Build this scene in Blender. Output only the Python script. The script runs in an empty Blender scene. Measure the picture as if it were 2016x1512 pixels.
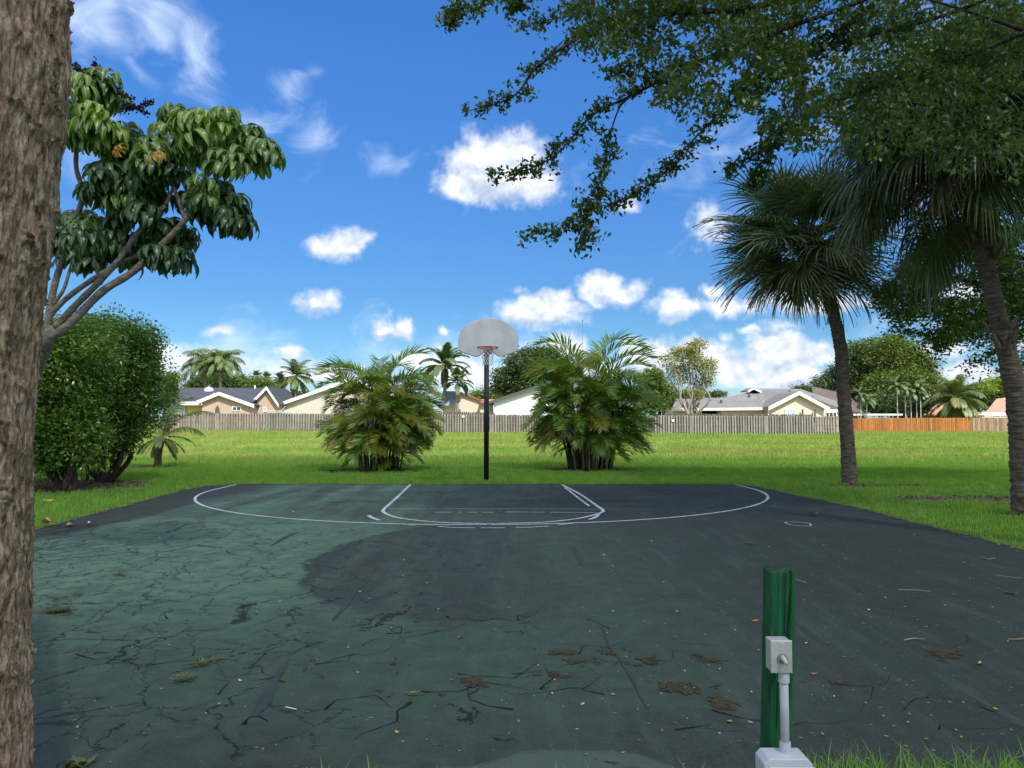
import bpy, math, random
import numpy as np
from mathutils import Vector, Matrix

scene = bpy.context.scene
COL = scene.collection
PI = math.pi
R = math.radians

# ------------------------------------------------------------------ camera
FPX, CX, CY, EYE = 1500.0, 1008.0, 756.0, 1.49
PITCH = math.atan(76 / FPX)
cd = bpy.data.cameras.new('camera')
cd.sensor_width = 36.0
cd.lens = FPX / 2016 * 36.0
cd.clip_start = 0.05
cd.clip_end = 3000
cam = bpy.data.objects.new('camera', cd)
COL.objects.link(cam)
cam.location = (0, 0, EYE)
cam.rotation_euler = (PI / 2 + PITCH, 0, 0)
scene.camera = cam

# ------------------------------------------------------------------ light
SUN_EL, SUN_AZ = R(50), R(152)          # azimuth clockwise from +Y (the view direction)
SUN_DIR = Vector((math.sin(SUN_AZ) * math.cos(SUN_EL), math.cos(SUN_AZ) * math.cos(SUN_EL), math.sin(SUN_EL)))
sd = bpy.data.lights.new('sun', 'SUN')
sd.energy = 4.3
sd.angle = R(0.53)
sd.color = (1.0, 0.95, 0.86)
sun = bpy.data.objects.new('sun', sd)
COL.objects.link(sun)
sun.rotation_euler = SUN_DIR.to_track_quat('Z', 'Y').to_euler()
sun.location = (0, 0, 60)

scene.view_settings.view_transform = 'Standard'
scene.view_settings.look = 'None'
scene.view_settings.gamma = 1
scene.view_settings.exposure = 0.54
scene.view_settings.use_curve_mapping = False
scene.render.resolution_x, scene.render.resolution_y = 1024, 768
scene.render.engine = 'CYCLES'
scene.cycles.max_bounces = 6
scene.cycles.diffuse_bounces = 3
scene.cycles.transparent_max_bounces = 8

def ray(u, v):
    x, y, z = (u - CX) / FPX, 1.0, (CY - v) / FPX
    c, s = math.cos(PITCH), math.sin(PITCH)
    return x, c * y - s * z, s * y + c * z
def P(u, v, Y):
    x, y, z = ray(u, v)
    t = Y / y
    return Vector((x * t, Y, EYE + z * t))
def G(u, v, z0=0.0):
    x, y, z = ray(u, v)
    t = (z0 - EYE) / z
    return Vector((x * t, y * t, z0))

# ---------------- node helpers
class NT:
    def __init__(s, tree):
        s.t = tree; s.n = tree.nodes; s.l = tree.links
    def new(s, typ, **kw):
        n = s.n.new(typ)
        for k, v in kw.items():
            setattr(n, k, v)
        return n
    def put(s, sock, v):
        if isinstance(v, bpy.types.NodeSocket):
            s.l.new(v, sock)
        elif v is not None:
            if hasattr(sock.default_value, '__len__') and not hasattr(v, '__len__'):
                v = (v,) * len(sock.default_value)
            if hasattr(v, '__len__') and len(v) == 3 and len(sock.default_value) == 4:
                v = tuple(v) + (1,)
            sock.default_value = v
    def math(s, op, a, b=None, c=None, clamp=False):
        n = s.new('ShaderNodeMath', operation=op, use_clamp=clamp)
        for i, v in enumerate((a, b, c)):
            if v is not None: s.put(n.inputs[i], v)
        return n.outputs[0]
    def vec(s, op, a, b=None, out=0):
        n = s.new('ShaderNodeVectorMath', operation=op)
        s.put(n.inputs[0], a)
        if b is not None: s.put(n.inputs[1], b)
        return n.outputs['Value'] if op in ('LENGTH', 'DOT_PRODUCT', 'DISTANCE') else n.outputs[0]
    def mix(s, f, a, b, typ='RGBA', blend='MIX'):
        n = s.new('ShaderNodeMix', data_type=typ)
        if typ == 'RGBA': n.blend_type = blend; i0, i1, o = 6, 7, 2
        else: i0, i1, o = 2, 3, 0
        s.put(n.inputs[0], f); s.put(n.inputs[i0], a); s.put(n.inputs[i1], b)
        return n.outputs[o]
    def noise(s, vec, scale, detail=4, rough=0.55, dist=0.0, out=0):
        n = s.new('ShaderNodeTexNoise')
        if vec is not None: s.l.new(vec, n.inputs['Vector'])
        n.inputs['Scale'].default_value = scale; n.inputs['Detail'].default_value = detail
        n.inputs['Roughness'].default_value = rough; n.inputs['Distortion'].default_value = dist
        return n.outputs[out]
    def ss(s, v, a, b, lo=0.0, hi=1.0):
        n = s.new('ShaderNodeMapRange', interpolation_type='SMOOTHSTEP')
        s.put(n.inputs[0], v); s.put(n.inputs[1], a); s.put(n.inputs[2], b); s.put(n.inputs[3], lo); s.put(n.inputs[4], hi)
        return n.outputs[0]
    def xyz(s, x, y, z):
        n = s.new('ShaderNodeCombineXYZ')
        s.put(n.inputs[0], x); s.put(n.inputs[1], y); s.put(n.inputs[2], z)
        return n.outputs[0]
    def sep(s, v):
        n = s.new('ShaderNodeSeparateXYZ'); s.l.new(v, n.inputs[0]); return n.outputs
    def ramp(s, f, stops):
        n = s.new('ShaderNodeValToRGB')
        while len(n.color_ramp.elements) < len(stops): n.color_ramp.elements.new(0.5)
        for e, (p, c) in zip(n.color_ramp.elements, stops):
            e.position = p; e.color = tuple(c) + (1,)
        s.l.new(f, n.inputs[0])
        return n.outputs[0]

# ------------------------------------------------------------------ sky
def PC(u, v):            # direction of a cloud as (x/y, z/y)
    x, y, z = ray(u, v)
    return x / y, z / y
#          u    v    w    h   (centre and half size in the photograph's pixels), weight
PUFF = [(975,330,128,72,1.0),(900,370,60,50,.9),(1060,355,65,45,.85),(940,275,45,40,.55),
        (655,482,68,34,.85),(700,470,45,18,.5),(615,600,55,24,.8),(640,608,40,18,.5),
        (765,650,34,18,.7),(795,642,24,22,.8),
        (1065,622,85,34,1.0),(1115,600,45,32,.9),(1137,580,22,20,.8),(1025,583,22,12,.4),
        (1215,565,58,32,.95),(1195,555,35,22,.7),(1328,603,52,24,.9),(1322,585,24,20,.6),
        (1240,402,36,22,.45),(1405,440,50,40,.6),(1420,660,28,12,.5),
        (1400,568,32,20,.7),(1450,600,90,26,.6),(1560,590,120,30,.6),(1640,605,70,26,.6),
        (1475,650,36,13,.6),(1540,640,50,14,.45),
        (1530,680,75,32,1.0),(1500,708,80,32,1.0),(1600,702,75,30,1.0),(1560,745,100,22,.9),(1460,738,40,20,.6),
        (1420,720,55,38,.8),(1380,700,60,36,.9),(1290,700,60,42,.9),(1260,680,45,30,.8),
        (1110,690,40,30,.9),(1130,735,120,34,.7),(810,700,32,20,.9),(900,725,110,40,.65),(1000,745,60,40,.6),
        (885,652,16,12,.6),(700,755,120,34,.75),(640,740,70,28,.7),(560,700,28,14,.6),(550,740,80,28,.6),
        (350,715,60,26,.7),(400,745,110,26,.7),(480,720,50,16,.4),(420,660,34,12,.5),(310,700,60,30,.7),
        (200,720,90,36,.7),(1750,750,200,30,.8),(1900,735,90,26,.8),(1850,690,90,20,.5),(1960,750,100,24,.7),
        (100,650,80,30,.6),(1900,560,80,34,.6),(2100,660,120,40,.8),(-60,690,120,36,.8)]
BASE = [(985,372,110,30,1),(645,505,50,13,1),(618,615,42,10,1),(778,660,32,8,1),(1070,645,75,13,1),(1218,588,48,12,1),(1328,618,44,9,1),
        (1530,718,90,16,1),(1580,760,120,12,1),(1440,700,40,30,.8),(1340,745,80,16,.9),(420,750,130,16,1),(560,760,90,14,.9),(820,755,160,16,.9),(1500,652,60,6,.8),(965,330,60,20,.7)]
WISP = [(200,60,120,95,1.0),(330,40,80,60,.85),(400,85,70,75,.9),(250,140,50,36,.65),(540,155,42,36,.55),
        (610,270,50,62,.7),(500,215,55,45,.75),(750,325,46,32,.65),(590,100,34,26,.4),(170,250,60,90,.55),
        (1260,340,150,80,.25),(1420,240,130,90,.3),(1330,340,90,30,.35),(1650,560,140,90,.45),
        (1500,740,330,80,.85),(900,740,380,80,.8),(420,745,330,75,.85),(1850,640,200,110,.5),(1880,380,200,200,.5),
        (1800,150,260,200,.5)]

world = bpy.data.worlds.new('World')
scene.world = world
world.use_nodes = True
world.node_tree.nodes.clear()

def cloud_group():
    g = bpy.data.node_groups.new('cloud_field', 'ShaderNodeTree')
    g.interface.new_socket('Dir', in_out='INPUT', socket_type='NodeSocketVector')
    g.interface.new_socket('Puff', in_out='OUTPUT', socket_type='NodeSocketFloat')
    g.interface.new_socket('Wisp', in_out='OUTPUT', socket_type='NodeSocketFloat')
    g.interface.new_socket('Shade', in_out='OUTPUT', socket_type='NodeSocketFloat')
    T = NT(g)
    gi = T.new('NodeGroupInput'); go = T.new('NodeGroupOutput')
    d = gi.outputs[0]
    x, y, z = T.sep(d)[:3]
    ya = T.math('MAXIMUM', y, 0.02)
    p = T.xyz(T.math('DIVIDE', x, ya), T.math('DIVIDE', z, ya), 0.0)
    # domain warp
    w1 = T.noise(d, 9, 2, .55, out=1)
    w = T.vec('MULTIPLY', T.vec('SUBTRACT', w1, (.5, .5, .5)), (.075, .05, 0))
    w2 = T.noise(d, 34, 2, .6, out=1)
    wb = T.vec('MULTIPLY', T.vec('SUBTRACT', w2, (.5, .5, .5)), (.026, .02, 0))
    pw = T.vec('ADD', T.vec('ADD', p, w), wb)
    pw2 = T.vec('ADD', p, T.vec('MULTIPLY', T.vec('SUBTRACT', w1, (.5, .5, .5)), (.16, .16, 0)))
    def field(lst, pos, k):
        acc = None
        for (u, v, ww, hh, wt) in lst:
            a, b = PC(u, v)
            q = T.vec('MULTIPLY', T.vec('SUBTRACT', pos, (a, b, 0)), (FPX / ww, FPX / hh, 0))
            l = T.vec('LENGTH', q)
            f = T.math('MULTIPLY_ADD', l, -k * wt, wt * k + (wt - 1) * .25)
            acc = f if acc is None else T.math('SMOOTH_MAX', acc, f, .12)
        return acc
    fp = field(PUFF, pw, .8)
    fw = field(WISP, pw2, .8)
    det = T.noise(d, 44, 4, .62)
    det2 = T.noise(d, 16, 3, .6)
    detu = T.noise(T.vec('ADD', d, (.004, 0, .012)), 26, 3, .6)
    detv = T.noise(d, 26, 3, .6)
    fp = T.math('ADD', fp, T.math('MULTIPLY', T.math('SUBTRACT', det, .5), .8))
    fp = T.math('ADD', fp, T.math('MULTIPLY', T.math('SUBTRACT', det2, .5), .7))
    # stretched streaky noise for cirrus
    ds = T.vec('MULTIPLY', d, (1, 1, 1.6))
    st = T.noise(ds, 10, 5, .62, 1.2)
    fw = T.math('ADD', fw, T.math('MULTIPLY', T.math('SUBTRACT', st, .5), 2.2))
    # scattered cumulus goes on outside the view, cover raised to brighten the shade
    side = T.ss(T.math('DIVIDE', T.math('ABSOLUTE', x), ya), .78, 1.0)
    high = T.ss(T.math('DIVIDE', z, ya), .62, .85)
    out = T.math('MAXIMUM', T.math('MAXIMUM', side, high), T.ss(y, .12, .02))
    gen = T.math('SUBTRACT', T.math('MULTIPLY', T.noise(T.vec('MULTIPLY', d, (1, 1, 2.2)), 4.5, 4, .58), 3.2), 1.42)
    fp2 = T.mix(out, fp, gen, 'FLOAT')
    fw2 = T.mix(out, fw, -1.0, 'FLOAT')
    T.l.new(fp2, go.inputs[0]); T.l.new(fw2, go.inputs[1])
    fb = T.math('ADD', field(BASE, pw, 1.0), T.math('MULTIPLY', T.math('SUBTRACT', detv, .5), .5))
    fb = T.math('MULTIPLY', T.ss(fb, -.25, .7), T.math('SUBTRACT', 1.0, out))
    T.l.new(T.math('SUBTRACT', T.math('MULTIPLY', T.math('SUBTRACT', detv, detu), 2.4), T.math('MULTIPLY', fb, .55)), go.inputs[2])
    return g

W = NT(world.node_tree)
tc = W.new('ShaderNodeTexCoord')
dirv = W.vec('NORMALIZE', tc.outputs['Generated'])
sky = W.new('ShaderNodeTexSky')
sky.sky_type = 'NISHITA'; sky.sun_disc = False
sky.sun_elevation = SUN_EL; sky.sun_rotation = SUN_AZ
sky.air_density = 1.0; sky.dust_density = .35; sky.ozone_density = 2.2
dz = W.sep(dirv)[2]
tint = W.ramp(dz, [(0.0, (.44, .66, .83)), (.16, (.34, .62, .89)), (.46, (.38, .84, 1.40))])
skyc = W.mix(1.0, sky.outputs[0], tint, blend='MULTIPLY')
cg = cloud_group()
g1 = W.new('ShaderNodeGroup'); g1.node_tree = cg
W.l.new(dirv, g1.inputs[0])
f1 = g1.outputs[0]
dens = W.ss(f1, -.20, .42)
core = W.ss(f1, .12, 1.0)
lit = W.math('ADD', W.math('SUBTRACT', .95, W.math('MULTIPLY', core, .22)), g1.outputs[2], clamp=True)
ccol = W.ramp(lit, [(0, (4.0, 4.9, 6.5)), (.45, (6.0, 6.7, 7.8)), (.8, (7.9, 8.3, 8.9)), (1, (9.4, 9.5, 9.7))])
CLOUD_GAIN = .84
ccol = W.mix(1.0, ccol, (CLOUD_GAIN,) * 3, blend='MULTIPLY')
wis = W.math('MULTIPLY', W.ss(g1.outputs[1], -.25, 1.3), .72)
base = W.mix(wis, skyc, (7.4, 8.4, 9.6))
fin = W.mix(W.math('MULTIPLY', dens, .97), base, ccol)
up = W.ss(W.sep(dirv)[2], -.02, .0)
fin = W.mix(up, (1.2, 1.8, 1.2), fin)
bg = W.new('ShaderNodeBackground'); bg.inputs['Strength'].default_value = .1
W.l.new(fin, bg.inputs['Color'])
wo = W.new('ShaderNodeOutputWorld'); W.l.new(bg.outputs[0], wo.inputs['Surface'])
world.cycles.sampling_method = 'NONE'

# ------------------------------------------------------------------ mesh helpers
def tagit(o, label=None, cat=None, group=None, kind=None):
    if label: o['label'] = label
    if cat: o['category'] = cat
    if group: o['group'] = group
    if kind: o['kind'] = kind
    return o
def root(name, label, cat, loc=(0, 0, 0), group=None, rz=0):
    o = bpy.data.objects.new(name, None)
    o.empty_display_size = .2
    o.location = loc; o.rotation_euler = (0, 0, rz)
    COL.objects.link(o)
    return tagit(o, label, cat, group)
def link(name, me, parent=None, loc=None, rot=None, scl=None):
    o = bpy.data.objects.new(name, me)
    COL.objects.link(o)
    if parent is not None: o.parent = parent
    if loc is not None: o.location = loc
    if rot is not None: o.rotation_euler = rot
    if scl is not None: o.scale = scl if hasattr(scl, '__len__') else (scl,) * 3
    return o
def npmesh(name, V, F, mats, smooth=False, uv=None, midx=None):
    """V (n,3) array; F: (m,k) array or list of arrays of different k"""
    if not isinstance(F, (list, tuple)): F = [F]
    F = [np.asarray(f, dtype=np.int32) for f in F if len(f)]
    me = bpy.data.meshes.new(name)
    V = np.asarray(V, dtype=np.float32)
    me.vertices.add(len(V)); me.vertices.foreach_set('co', V.ravel())
    li = np.concatenate([f.ravel() for f in F])
    tot = np.concatenate([np.full(len(f), f.shape[1], dtype=np.int32) for f in F])
    st = np.concatenate([[0], np.cumsum(tot)[:-1]]).astype(np.int32)
    me.loops.add(len(li)); me.loops.foreach_set('vertex_index', li)
    me.polygons.add(len(tot)); me.polygons.foreach_set('loop_start', st); me.polygons.foreach_set('loop_total', tot)
    if midx is not None: me.polygons.foreach_set('material_index', np.asarray(midx, dtype=np.int32))
    if uv is not None:
        ul = me.uv_layers.new(name='UVMap')
        ul.data.foreach_set('uv', np.asarray(uv, dtype=np.float32)[li].ravel())
    if smooth: me.polygons.foreach_set('use_smooth', np.ones(len(tot), dtype=bool))
    me.update(calc_edges=True); me.validate()
    for m in (mats if isinstance(mats, (list, tuple)) else [mats]): me.materials.append(m)
    return me

class MB:
    """collects polygons in world coordinates"""
    def __init__(s, org=(0, 0, 0)):
        s.v = []; s.f = []; s.m = []; s.o = Vector(org)
    def add(s, vs, fs, mi=0):
        b = len(s.v)
        s.v += [tuple(Vector(v) - s.o) for v in vs]
        s.f += [tuple(b + i for i in f) for f in fs]; s.m += [mi] * len(fs)
        return s
    def box(s, lo, hi, mi=0):
        x0, y0, z0 = lo; x1, y1, z1 = hi
        return s.add([(x0,y0,z0),(x1,y0,z0),(x1,y1,z0),(x0,y1,z0),(x0,y0,z1),(x1,y0,z1),(x1,y1,z1),(x0,y1,z1)],
                     [(0,3,2,1),(4,5,6,7),(0,1,5,4),(1,2,6,5),(2,3,7,6),(3,0,4,7)], mi)
    def prism(s, front, off, mi=0):
        n = len(front); off = Vector(off)
        vs = [Vector(p) for p in front] + [Vector(p) + off for p in front]
        fs = [tuple(range(n)), tuple(range(2*n-1, n-1, -1))] + [((i+1) % n, i, n+i, n+(i+1) % n) for i in range(n)]
        return s.add(vs, fs, mi)
    def tube(s, pts, rad, n=8, cap=True, mi=0):
        pts = [Vector(p) for p in pts]
        if not hasattr(rad, '__len__'): rad = [rad] * len(pts)
        vs = []; fs = []
        prev = None
        for i, p in enumerate(pts):
            t = (pts[min(i+1, len(pts)-1)] - pts[max(i-1, 0)]).normalized()
            if prev is None:
                a = t.orthogonal().normalized()
            else:
                a = (prev - t * prev.dot(t)).normalized()
            prev = a; b = t.cross(a)
            for k in range(n):
                an = 2 * PI * k / n
                vs.append(p + (a * math.cos(an) + b * math.sin(an)) * rad[i])
        for i in range(len(pts) - 1):
            for k in range(n):
                k2 = (k + 1) % n
                fs.append((i*n+k, i*n+k2, (i+1)*n+k2, (i+1)*n+k))
        if cap:
            fs.append(tuple(range(n-1, -1, -1))); fs.append(tuple((len(pts)-1)*n + k for k in range(n)))
        return s.add(vs, fs, mi)
    def mesh(s, name, mats, smooth=False):
        me = bpy.data.meshes.new(name)
        me.from_pydata(s.v, [], s.f)
        for m in (mats if isinstance(mats, (list, tuple)) else [mats]): me.materials.append(m)
        me.polygons.foreach_set('material_index', s.m)
        if smooth: me.polygons.foreach_set('use_smooth', [True] * len(s.f))
        me.update()
        return me
    def build(s, name, mats, parent=None, smooth=False, bevel=0, loc=None):
        o = link(name, s.mesh(name, mats, smooth), parent, loc=loc)
        if bevel:
            b = o.modifiers.new('bevel', 'BEVEL'); b.width = bevel; b.segments = 2; b.limit_method = 'ANGLE'
        return o

def cr(pts, n=6):          # Catmull-Rom through points
    pts = [Vector(p) for p in pts]
    P_ = [pts[0] * 2 - pts[1]] + pts + [pts[-1] * 2 - pts[-2]]
    out = []
    for i in range(1, len(P_) - 2):
        a, b, c, d = P_[i-1:i+3]
        for k in range(n):
            t = k / n
            out.append(.5 * ((2*b) + (c-a)*t + (2*a-5*b+4*c-d)*t*t + (3*b-a-3*c+d)*t**3))
    out.append(pts[-1])
    return out

# numpy value noise
def _h(ix, iy, iz, seed):
    n = (ix * 374761393 + iy * 668265263 + iz * 2147483647 % 1013904223 + seed * 974711) & 0xFFFFFFFF
    n = ((n ^ (n >> 13)) * 1274126177) & 0xFFFFFFFF
    return ((n ^ (n >> 16)) & 0xFFFF) / 65535.0
def vnoise(x, y, z=None, seed=0):
    x = np.asarray(x, float); y = np.asarray(y, float)
    z = np.zeros_like(x) if z is None else np.asarray(z, float)
    ix, iy, iz = np.floor(x).astype(np.int64), np.floor(y).astype(np.int64), np.floor(z).astype(np.int64)
    fx, fy, fz = x-ix, y-iy, z-iz
    fx, fy, fz = [f*f*(3-2*f) for f in (fx, fy, fz)]
    r = 0
    for a in (0, 1):
        for b in (0, 1):
            for c in (0, 1):
                w = (fx if a else 1-fx) * (fy if b else 1-fy) * (fz if c else 1-fz)
                r = r + w * _h(ix+a, iy+b, iz+c, seed)
    return r
def fbm(x, y, z=None, o=4, seed=0):
    r = 0; a = .5
    for i in range(o):
        r = r + a * vnoise(np.asarray(x) * 2**i, np.asarray(y) * 2**i, None if z is None else np.asarray(z) * 2**i, seed + i)
        a *= .5
    return r / (1 - .5**o)

# ------------------------------------------------------------------ materials
def mat(name):
    m = bpy.data.materials.new(name); m.use_nodes = True
    T = NT(m.node_tree); T.n.clear()
    out = T.new('ShaderNodeOutputMaterial')
    return m, T, out
def bsdf(T, out, col, rough=.6, spec=.5, metal=0, bump=None, bstr=.3, bdist=.01):
    b = T.new('ShaderNodeBsdfPrincipled')
    T.put(b.inputs['Base Color'], col); T.put(b.inputs['Roughness'], rough)
    T.put(b.inputs['Specular IOR Level'], spec); T.put(b.inputs['Metallic'], metal)
    if bump is not None:
        bn = T.new('ShaderNodeBump'); bn.inputs['Strength'].default_value = bstr; bn.inputs['Distance'].default_value = bdist
        T.l.new(bump, bn.inputs['Height']); T.l.new(bn.outputs[0], b.inputs['Normal'])
    if out: T.l.new(b.outputs[0], out.inputs[0])
    return b
def plain(name, col, rough=.6, spec=.4, metal=0, var=.15, scale=6, bstr=.15, bscale=60, bdist=.004):
    m, T, out = mat(name)
    tc = T.new('ShaderNodeTexCoord'); v = tc.outputs['Object']
    n = T.noise(v, scale, 5, .6)
    c2 = tuple(c * (1 - var * 1.6) for c in col); c1 = tuple(min(1, c * (1 + var)) for c in col)
    c = T.mix(T.ss(n, .3, .7), c1, c2)
    bsdf(T, out, c, rough, spec, metal, T.noise(v, bscale, 3), bstr, bdist)
    return m
def leafmat(name, ca, cb, cc=None, rough=.45, trans=.35, tcol=None, nscale=.8, spec=.5, patch=None):
    """island-random foliage colour with a slow drift through the crown"""
    m, T, out = mat(name)
    geo = T.new('ShaderNodeNewGeometry'); tc = T.new('ShaderNodeTexCoord')
    rnd = geo.outputs['Random Per Island']
    n = T.noise(geo.outputs['Position'], nscale, 3, .6)
    f = T.math('ADD', T.math('MULTIPLY', rnd, .55), T.math('MULTIPLY', T.ss(n, .3, .7), .45))
    oi = T.new('ShaderNodeObjectInfo')
    f = T.math('ADD', T.math('MULTIPLY', f, .8), T.math('MULTIPLY', oi.outputs['Random'], .2))
    stops = [(0.0, ca), (.75, cb)] + ([(1.0, cc)] if cc else [])
    c = T.ramp(f, stops)
    if patch:
        pc, ps, lo, hi = patch
        c = T.mix(T.ss(T.noise(T.vec('MULTIPLY', geo.outputs['Position'], (.45, 1, 1)), ps, 5, .65), lo, hi, 0, .5), c, pc)
    b = bsdf(T, None, c, rough, spec)
    tr = T.new('ShaderNodeBsdfTranslucent')
    tcx = T.mix(1.0, c, tcol or (1.5, 1.6, .6), blend='MULTIPLY')
    T.l.new(tcx, tr.inputs[0])
    mx = T.new('ShaderNodeMixShader'); mx.inputs[0].default_value = trans
    T.l.new(b.outputs[0], mx.inputs[1]); T.l.new(tr.outputs[0], mx.inputs[2])
    T.l.new(mx.outputs[0], out.inputs[0])
    return m
def barkmat(name, ca, cb, vs=(1, 1, .25), scale=14, bstr=.6, bdist=.02, moss=None):
    m, T, out = mat(name)
    tc = T.new('ShaderNodeTexCoord'); v = T.vec('MULTIPLY', tc.outputs['Object'], vs)
    n = T.noise(v, scale, 6, .65, .4)
    n2 = T.noise(tc.outputs['Object'], 3, 4, .6)
    c = T.mix(T.ss(n, .35, .68), cb, ca)
    if moss: c = T.mix(T.ss(n2, .5, .75, 0, .6), c, moss)
    bsdf(T, out, c, .9, .15, 0, n, bstr, bdist)
    return m
# ================================================================== ground and court
def zterr(x, y):
    x = np.asarray(x, float); y = np.asarray(y, float)
    far = .47 - .0055 * np.clip(x, -60, 33)
    t = np.clip((y - 44) / 26, 0, 1); t = t*t*(3-2*t)
    dip = -.22 * np.exp(-((y - 40) / 7.0)**2)
    und = (fbm(x*.12, y*.12, seed=3) - .5) * .16 * np.clip((y - 24) / 12, 0, 1)
    return far * t + dip + und
def zt(x, y): return float(zterr(np.array([x]), np.array([y]))[0])

def grid_axis(a):
    return np.array(sorted(set(a)))
xs = grid_axis(list(np.linspace(-60, 60, 121)) + [-1500,-800,-400,-200,-120,-80,80,120,200,400,800,1500])
ys = grid_axis(list(np.linspace(-30, 20, 26)) + list(np.linspace(20, 110, 91)) + [-1500,-600,-200,-80,140,200,400,800,1600,2600])
gx, gy = np.meshgrid(xs, ys)
gz = zterr(gx, gy)
V = np.stack([gx.ravel(), gy.ravel(), gz.ravel()], 1)
nx, ny = len(xs), len(ys)
ii, jj = np.meshgrid(np.arange(nx-1), np.arange(ny-1))
b0 = (jj*nx + ii).ravel()
Fg = np.stack([b0, b0+1, b0+nx+1, b0+nx], 1)
m_lawn, T, out = mat('lawn_soil')
tc = T.new('ShaderNodeTexCoord'); v = tc.outputs['Object']
vs_ = T.vec('MULTIPLY', v, (.35, 1, 1))
n1 = T.noise(vs_, .35, 5, .6); n2 = T.noise(v, 9, 5, .7); n3 = T.noise(v, 2.2, 4, .65)
y_ = T.sep(v)[1]
near = T.mix(T.ss(n2, .3, .7), (.06, .12, .02), (.14, .23, .05))
farc = T.mix(T.ss(n2, .25, .75), (.13, .20, .035), (.24, .32, .06))
farc = T.mix(T.ss(n1, .42, .6, 0, .85), farc, (.34, .30, .11))
col = T.mix(T.ss(T.math('ADD', y_, T.math('MULTIPLY', n3, 3)), 20, 36), near, farc)
bsdf(T, out, col, .95, .05, 0, T.noise(v, 14, 6, .7), .7, .06)
ground = link('lawn', npmesh('lawn', V, Fg, m_lawn, smooth=True)); tagit(ground, kind='structure')

# -- asphalt court outline (world metres), wavy
rng = np.random.default_rng(5)
def court_outline():
    pts = []
    def seg(a, b, n):
        for i in range(n): pts.append((a[0] + (b[0]-a[0]) * i / n, a[1] + (b[1]-a[1]) * i / n))
    bl = [(-7.0, 3.2), (-6.75, 8), (-6.65, 11), (-7.0, 14.6), (-7.25, 16.8), (-7.1, 18.0), (-6.7, 18.55)]
    for a, b in zip(bl[:-1], bl[1:]): seg(a, b, int(max(2, math.dist(a, b) / .15)))
    seg((-6.7, 18.55), (5.3, 18.45), 90)
    br = [(5.3, 18.45), (5.65, 17.9), (5.78, 16.2), (6.05, 13.0), (5.98, 8.7), (6.0, 3.2)]
    for a, b in zip(br[:-1], br[1:]): seg(a, b, int(max(2, math.dist(a, b) / .15)))
    seg((6.0, 3.2), (-7.0, 3.2), 90)
    p = np.array(pts)
    c = p.mean(0); d = p - c; d /= np.linalg.norm(d, axis=1)[:, None]
    w = (fbm(p[:, 0]*1.3, p[:, 1]*1.3, seed=9) - .5) * .16 + (fbm(p[:, 0]*6, p[:, 1]*6, seed=19) - .5) * .07
    return p + d * w[:, None]
CO = court_outline()
def inside_poly(x, y, poly):
    x = np.asarray(x); y = np.asarray(y); r = np.zeros(x.shape, bool)
    px, py = poly[:, 0], poly[:, 1]; qx, qy = np.roll(px, -1), np.roll(py, -1)
    for a, b, c, d in zip(px, py, qx, qy):
        if b == d: continue
        cond = ((b > y) != (d > y)) & (x < (c - a) * (y - b) / (d - b) + a)
        r ^= cond
    return r

m_court, T, out = mat('court_asphalt')
tc = T.new('ShaderNodeTexCoord'); v = tc.outputs['Object']
X, Y, Z = T.sep(v)[:3]
blot = T.noise(v, .55, 6, .62, .6)
streak = T.noise(T.vec('MULTIPLY', v, (1.5, .16, 1)), 1.6, 5, .6, .3)
fine = T.noise(v, 75, 5, .8)
mid = T.noise(v, 5, 6, .7, .5)
xl = T.ss(T.math('ADD', X, T.math('MULTIPLY', T.math('SUBTRACT', blot, .5), 3.5)), -.5, 3.0, 1, 0)
sel = T.math('ADD', T.math('MULTIPLY', xl, .62), T.math('MULTIPLY', T.math('SUBTRACT', streak, .42), 1.5))
sel = T.math('ADD', sel, T.math('MULTIPLY', T.math('SUBTRACT', blot, .5), .9))
# wavy edged disc of dark seal coat and the clearer green round it
wv = T.vec('ADD', v, T.vec('MULTIPLY', T.vec('SUBTRACT', T.noise(v, 1.6, 6, .65, out=1), (.5, .5, .5)), (.45, .45, 0)))
def disc(cx, cy, rx, ry, soft):
    q = T.vec('MULTIPLY', T.vec('SUBTRACT', wv, (cx, cy, 0)), (1/rx, 1/ry, 0))
    return T.ss(T.vec('LENGTH', q), 1 - soft, 1 + soft, 1, 0)
d1 = disc(-.50, 8.5, 1.65, 2.75, .03)
edge_fade = T.math('MULTIPLY', T.ss(T.math('ADD', X, T.math('MULTIPLY', streak, 1.2)), .1, 1.1, 1, .15), 1.0)
sel = T.math('SUBTRACT', sel, T.math('MULTIPLY', T.math('MULTIPLY', d1, edge_fade), .66))
d0 = T.ss(Y, 2.9, 4.6, .75, 0)
sel = T.math('SUBTRACT', sel, d0)
d2 = disc(.2, 3.0, .68, .50, .05)
sel = T.math('ADD', sel, T.math('MULTIPLY', d2, 1.1))
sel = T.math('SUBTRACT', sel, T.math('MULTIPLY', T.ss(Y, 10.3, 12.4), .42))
sel = T.math('SUBTRACT', sel, T.math('MULTIPLY', T.ss(X, -5.6, -6.4), T.ss(Y, 8.5, 9.8)))
selc = T.ss(sel, -.15, .75)
green = T.mix(T.ss(mid, .3, .7), (.084, .158, .104), (.125, .218, .140))
dark = T.mix(T.ss(mid, .3, .7), (.026, .034, .030), (.040, .051, .042))
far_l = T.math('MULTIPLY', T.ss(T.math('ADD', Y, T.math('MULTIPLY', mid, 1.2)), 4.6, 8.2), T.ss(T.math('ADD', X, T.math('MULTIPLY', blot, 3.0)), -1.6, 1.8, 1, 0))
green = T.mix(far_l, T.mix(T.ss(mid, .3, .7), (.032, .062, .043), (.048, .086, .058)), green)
c = T.mix(selc, dark, green)
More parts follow.
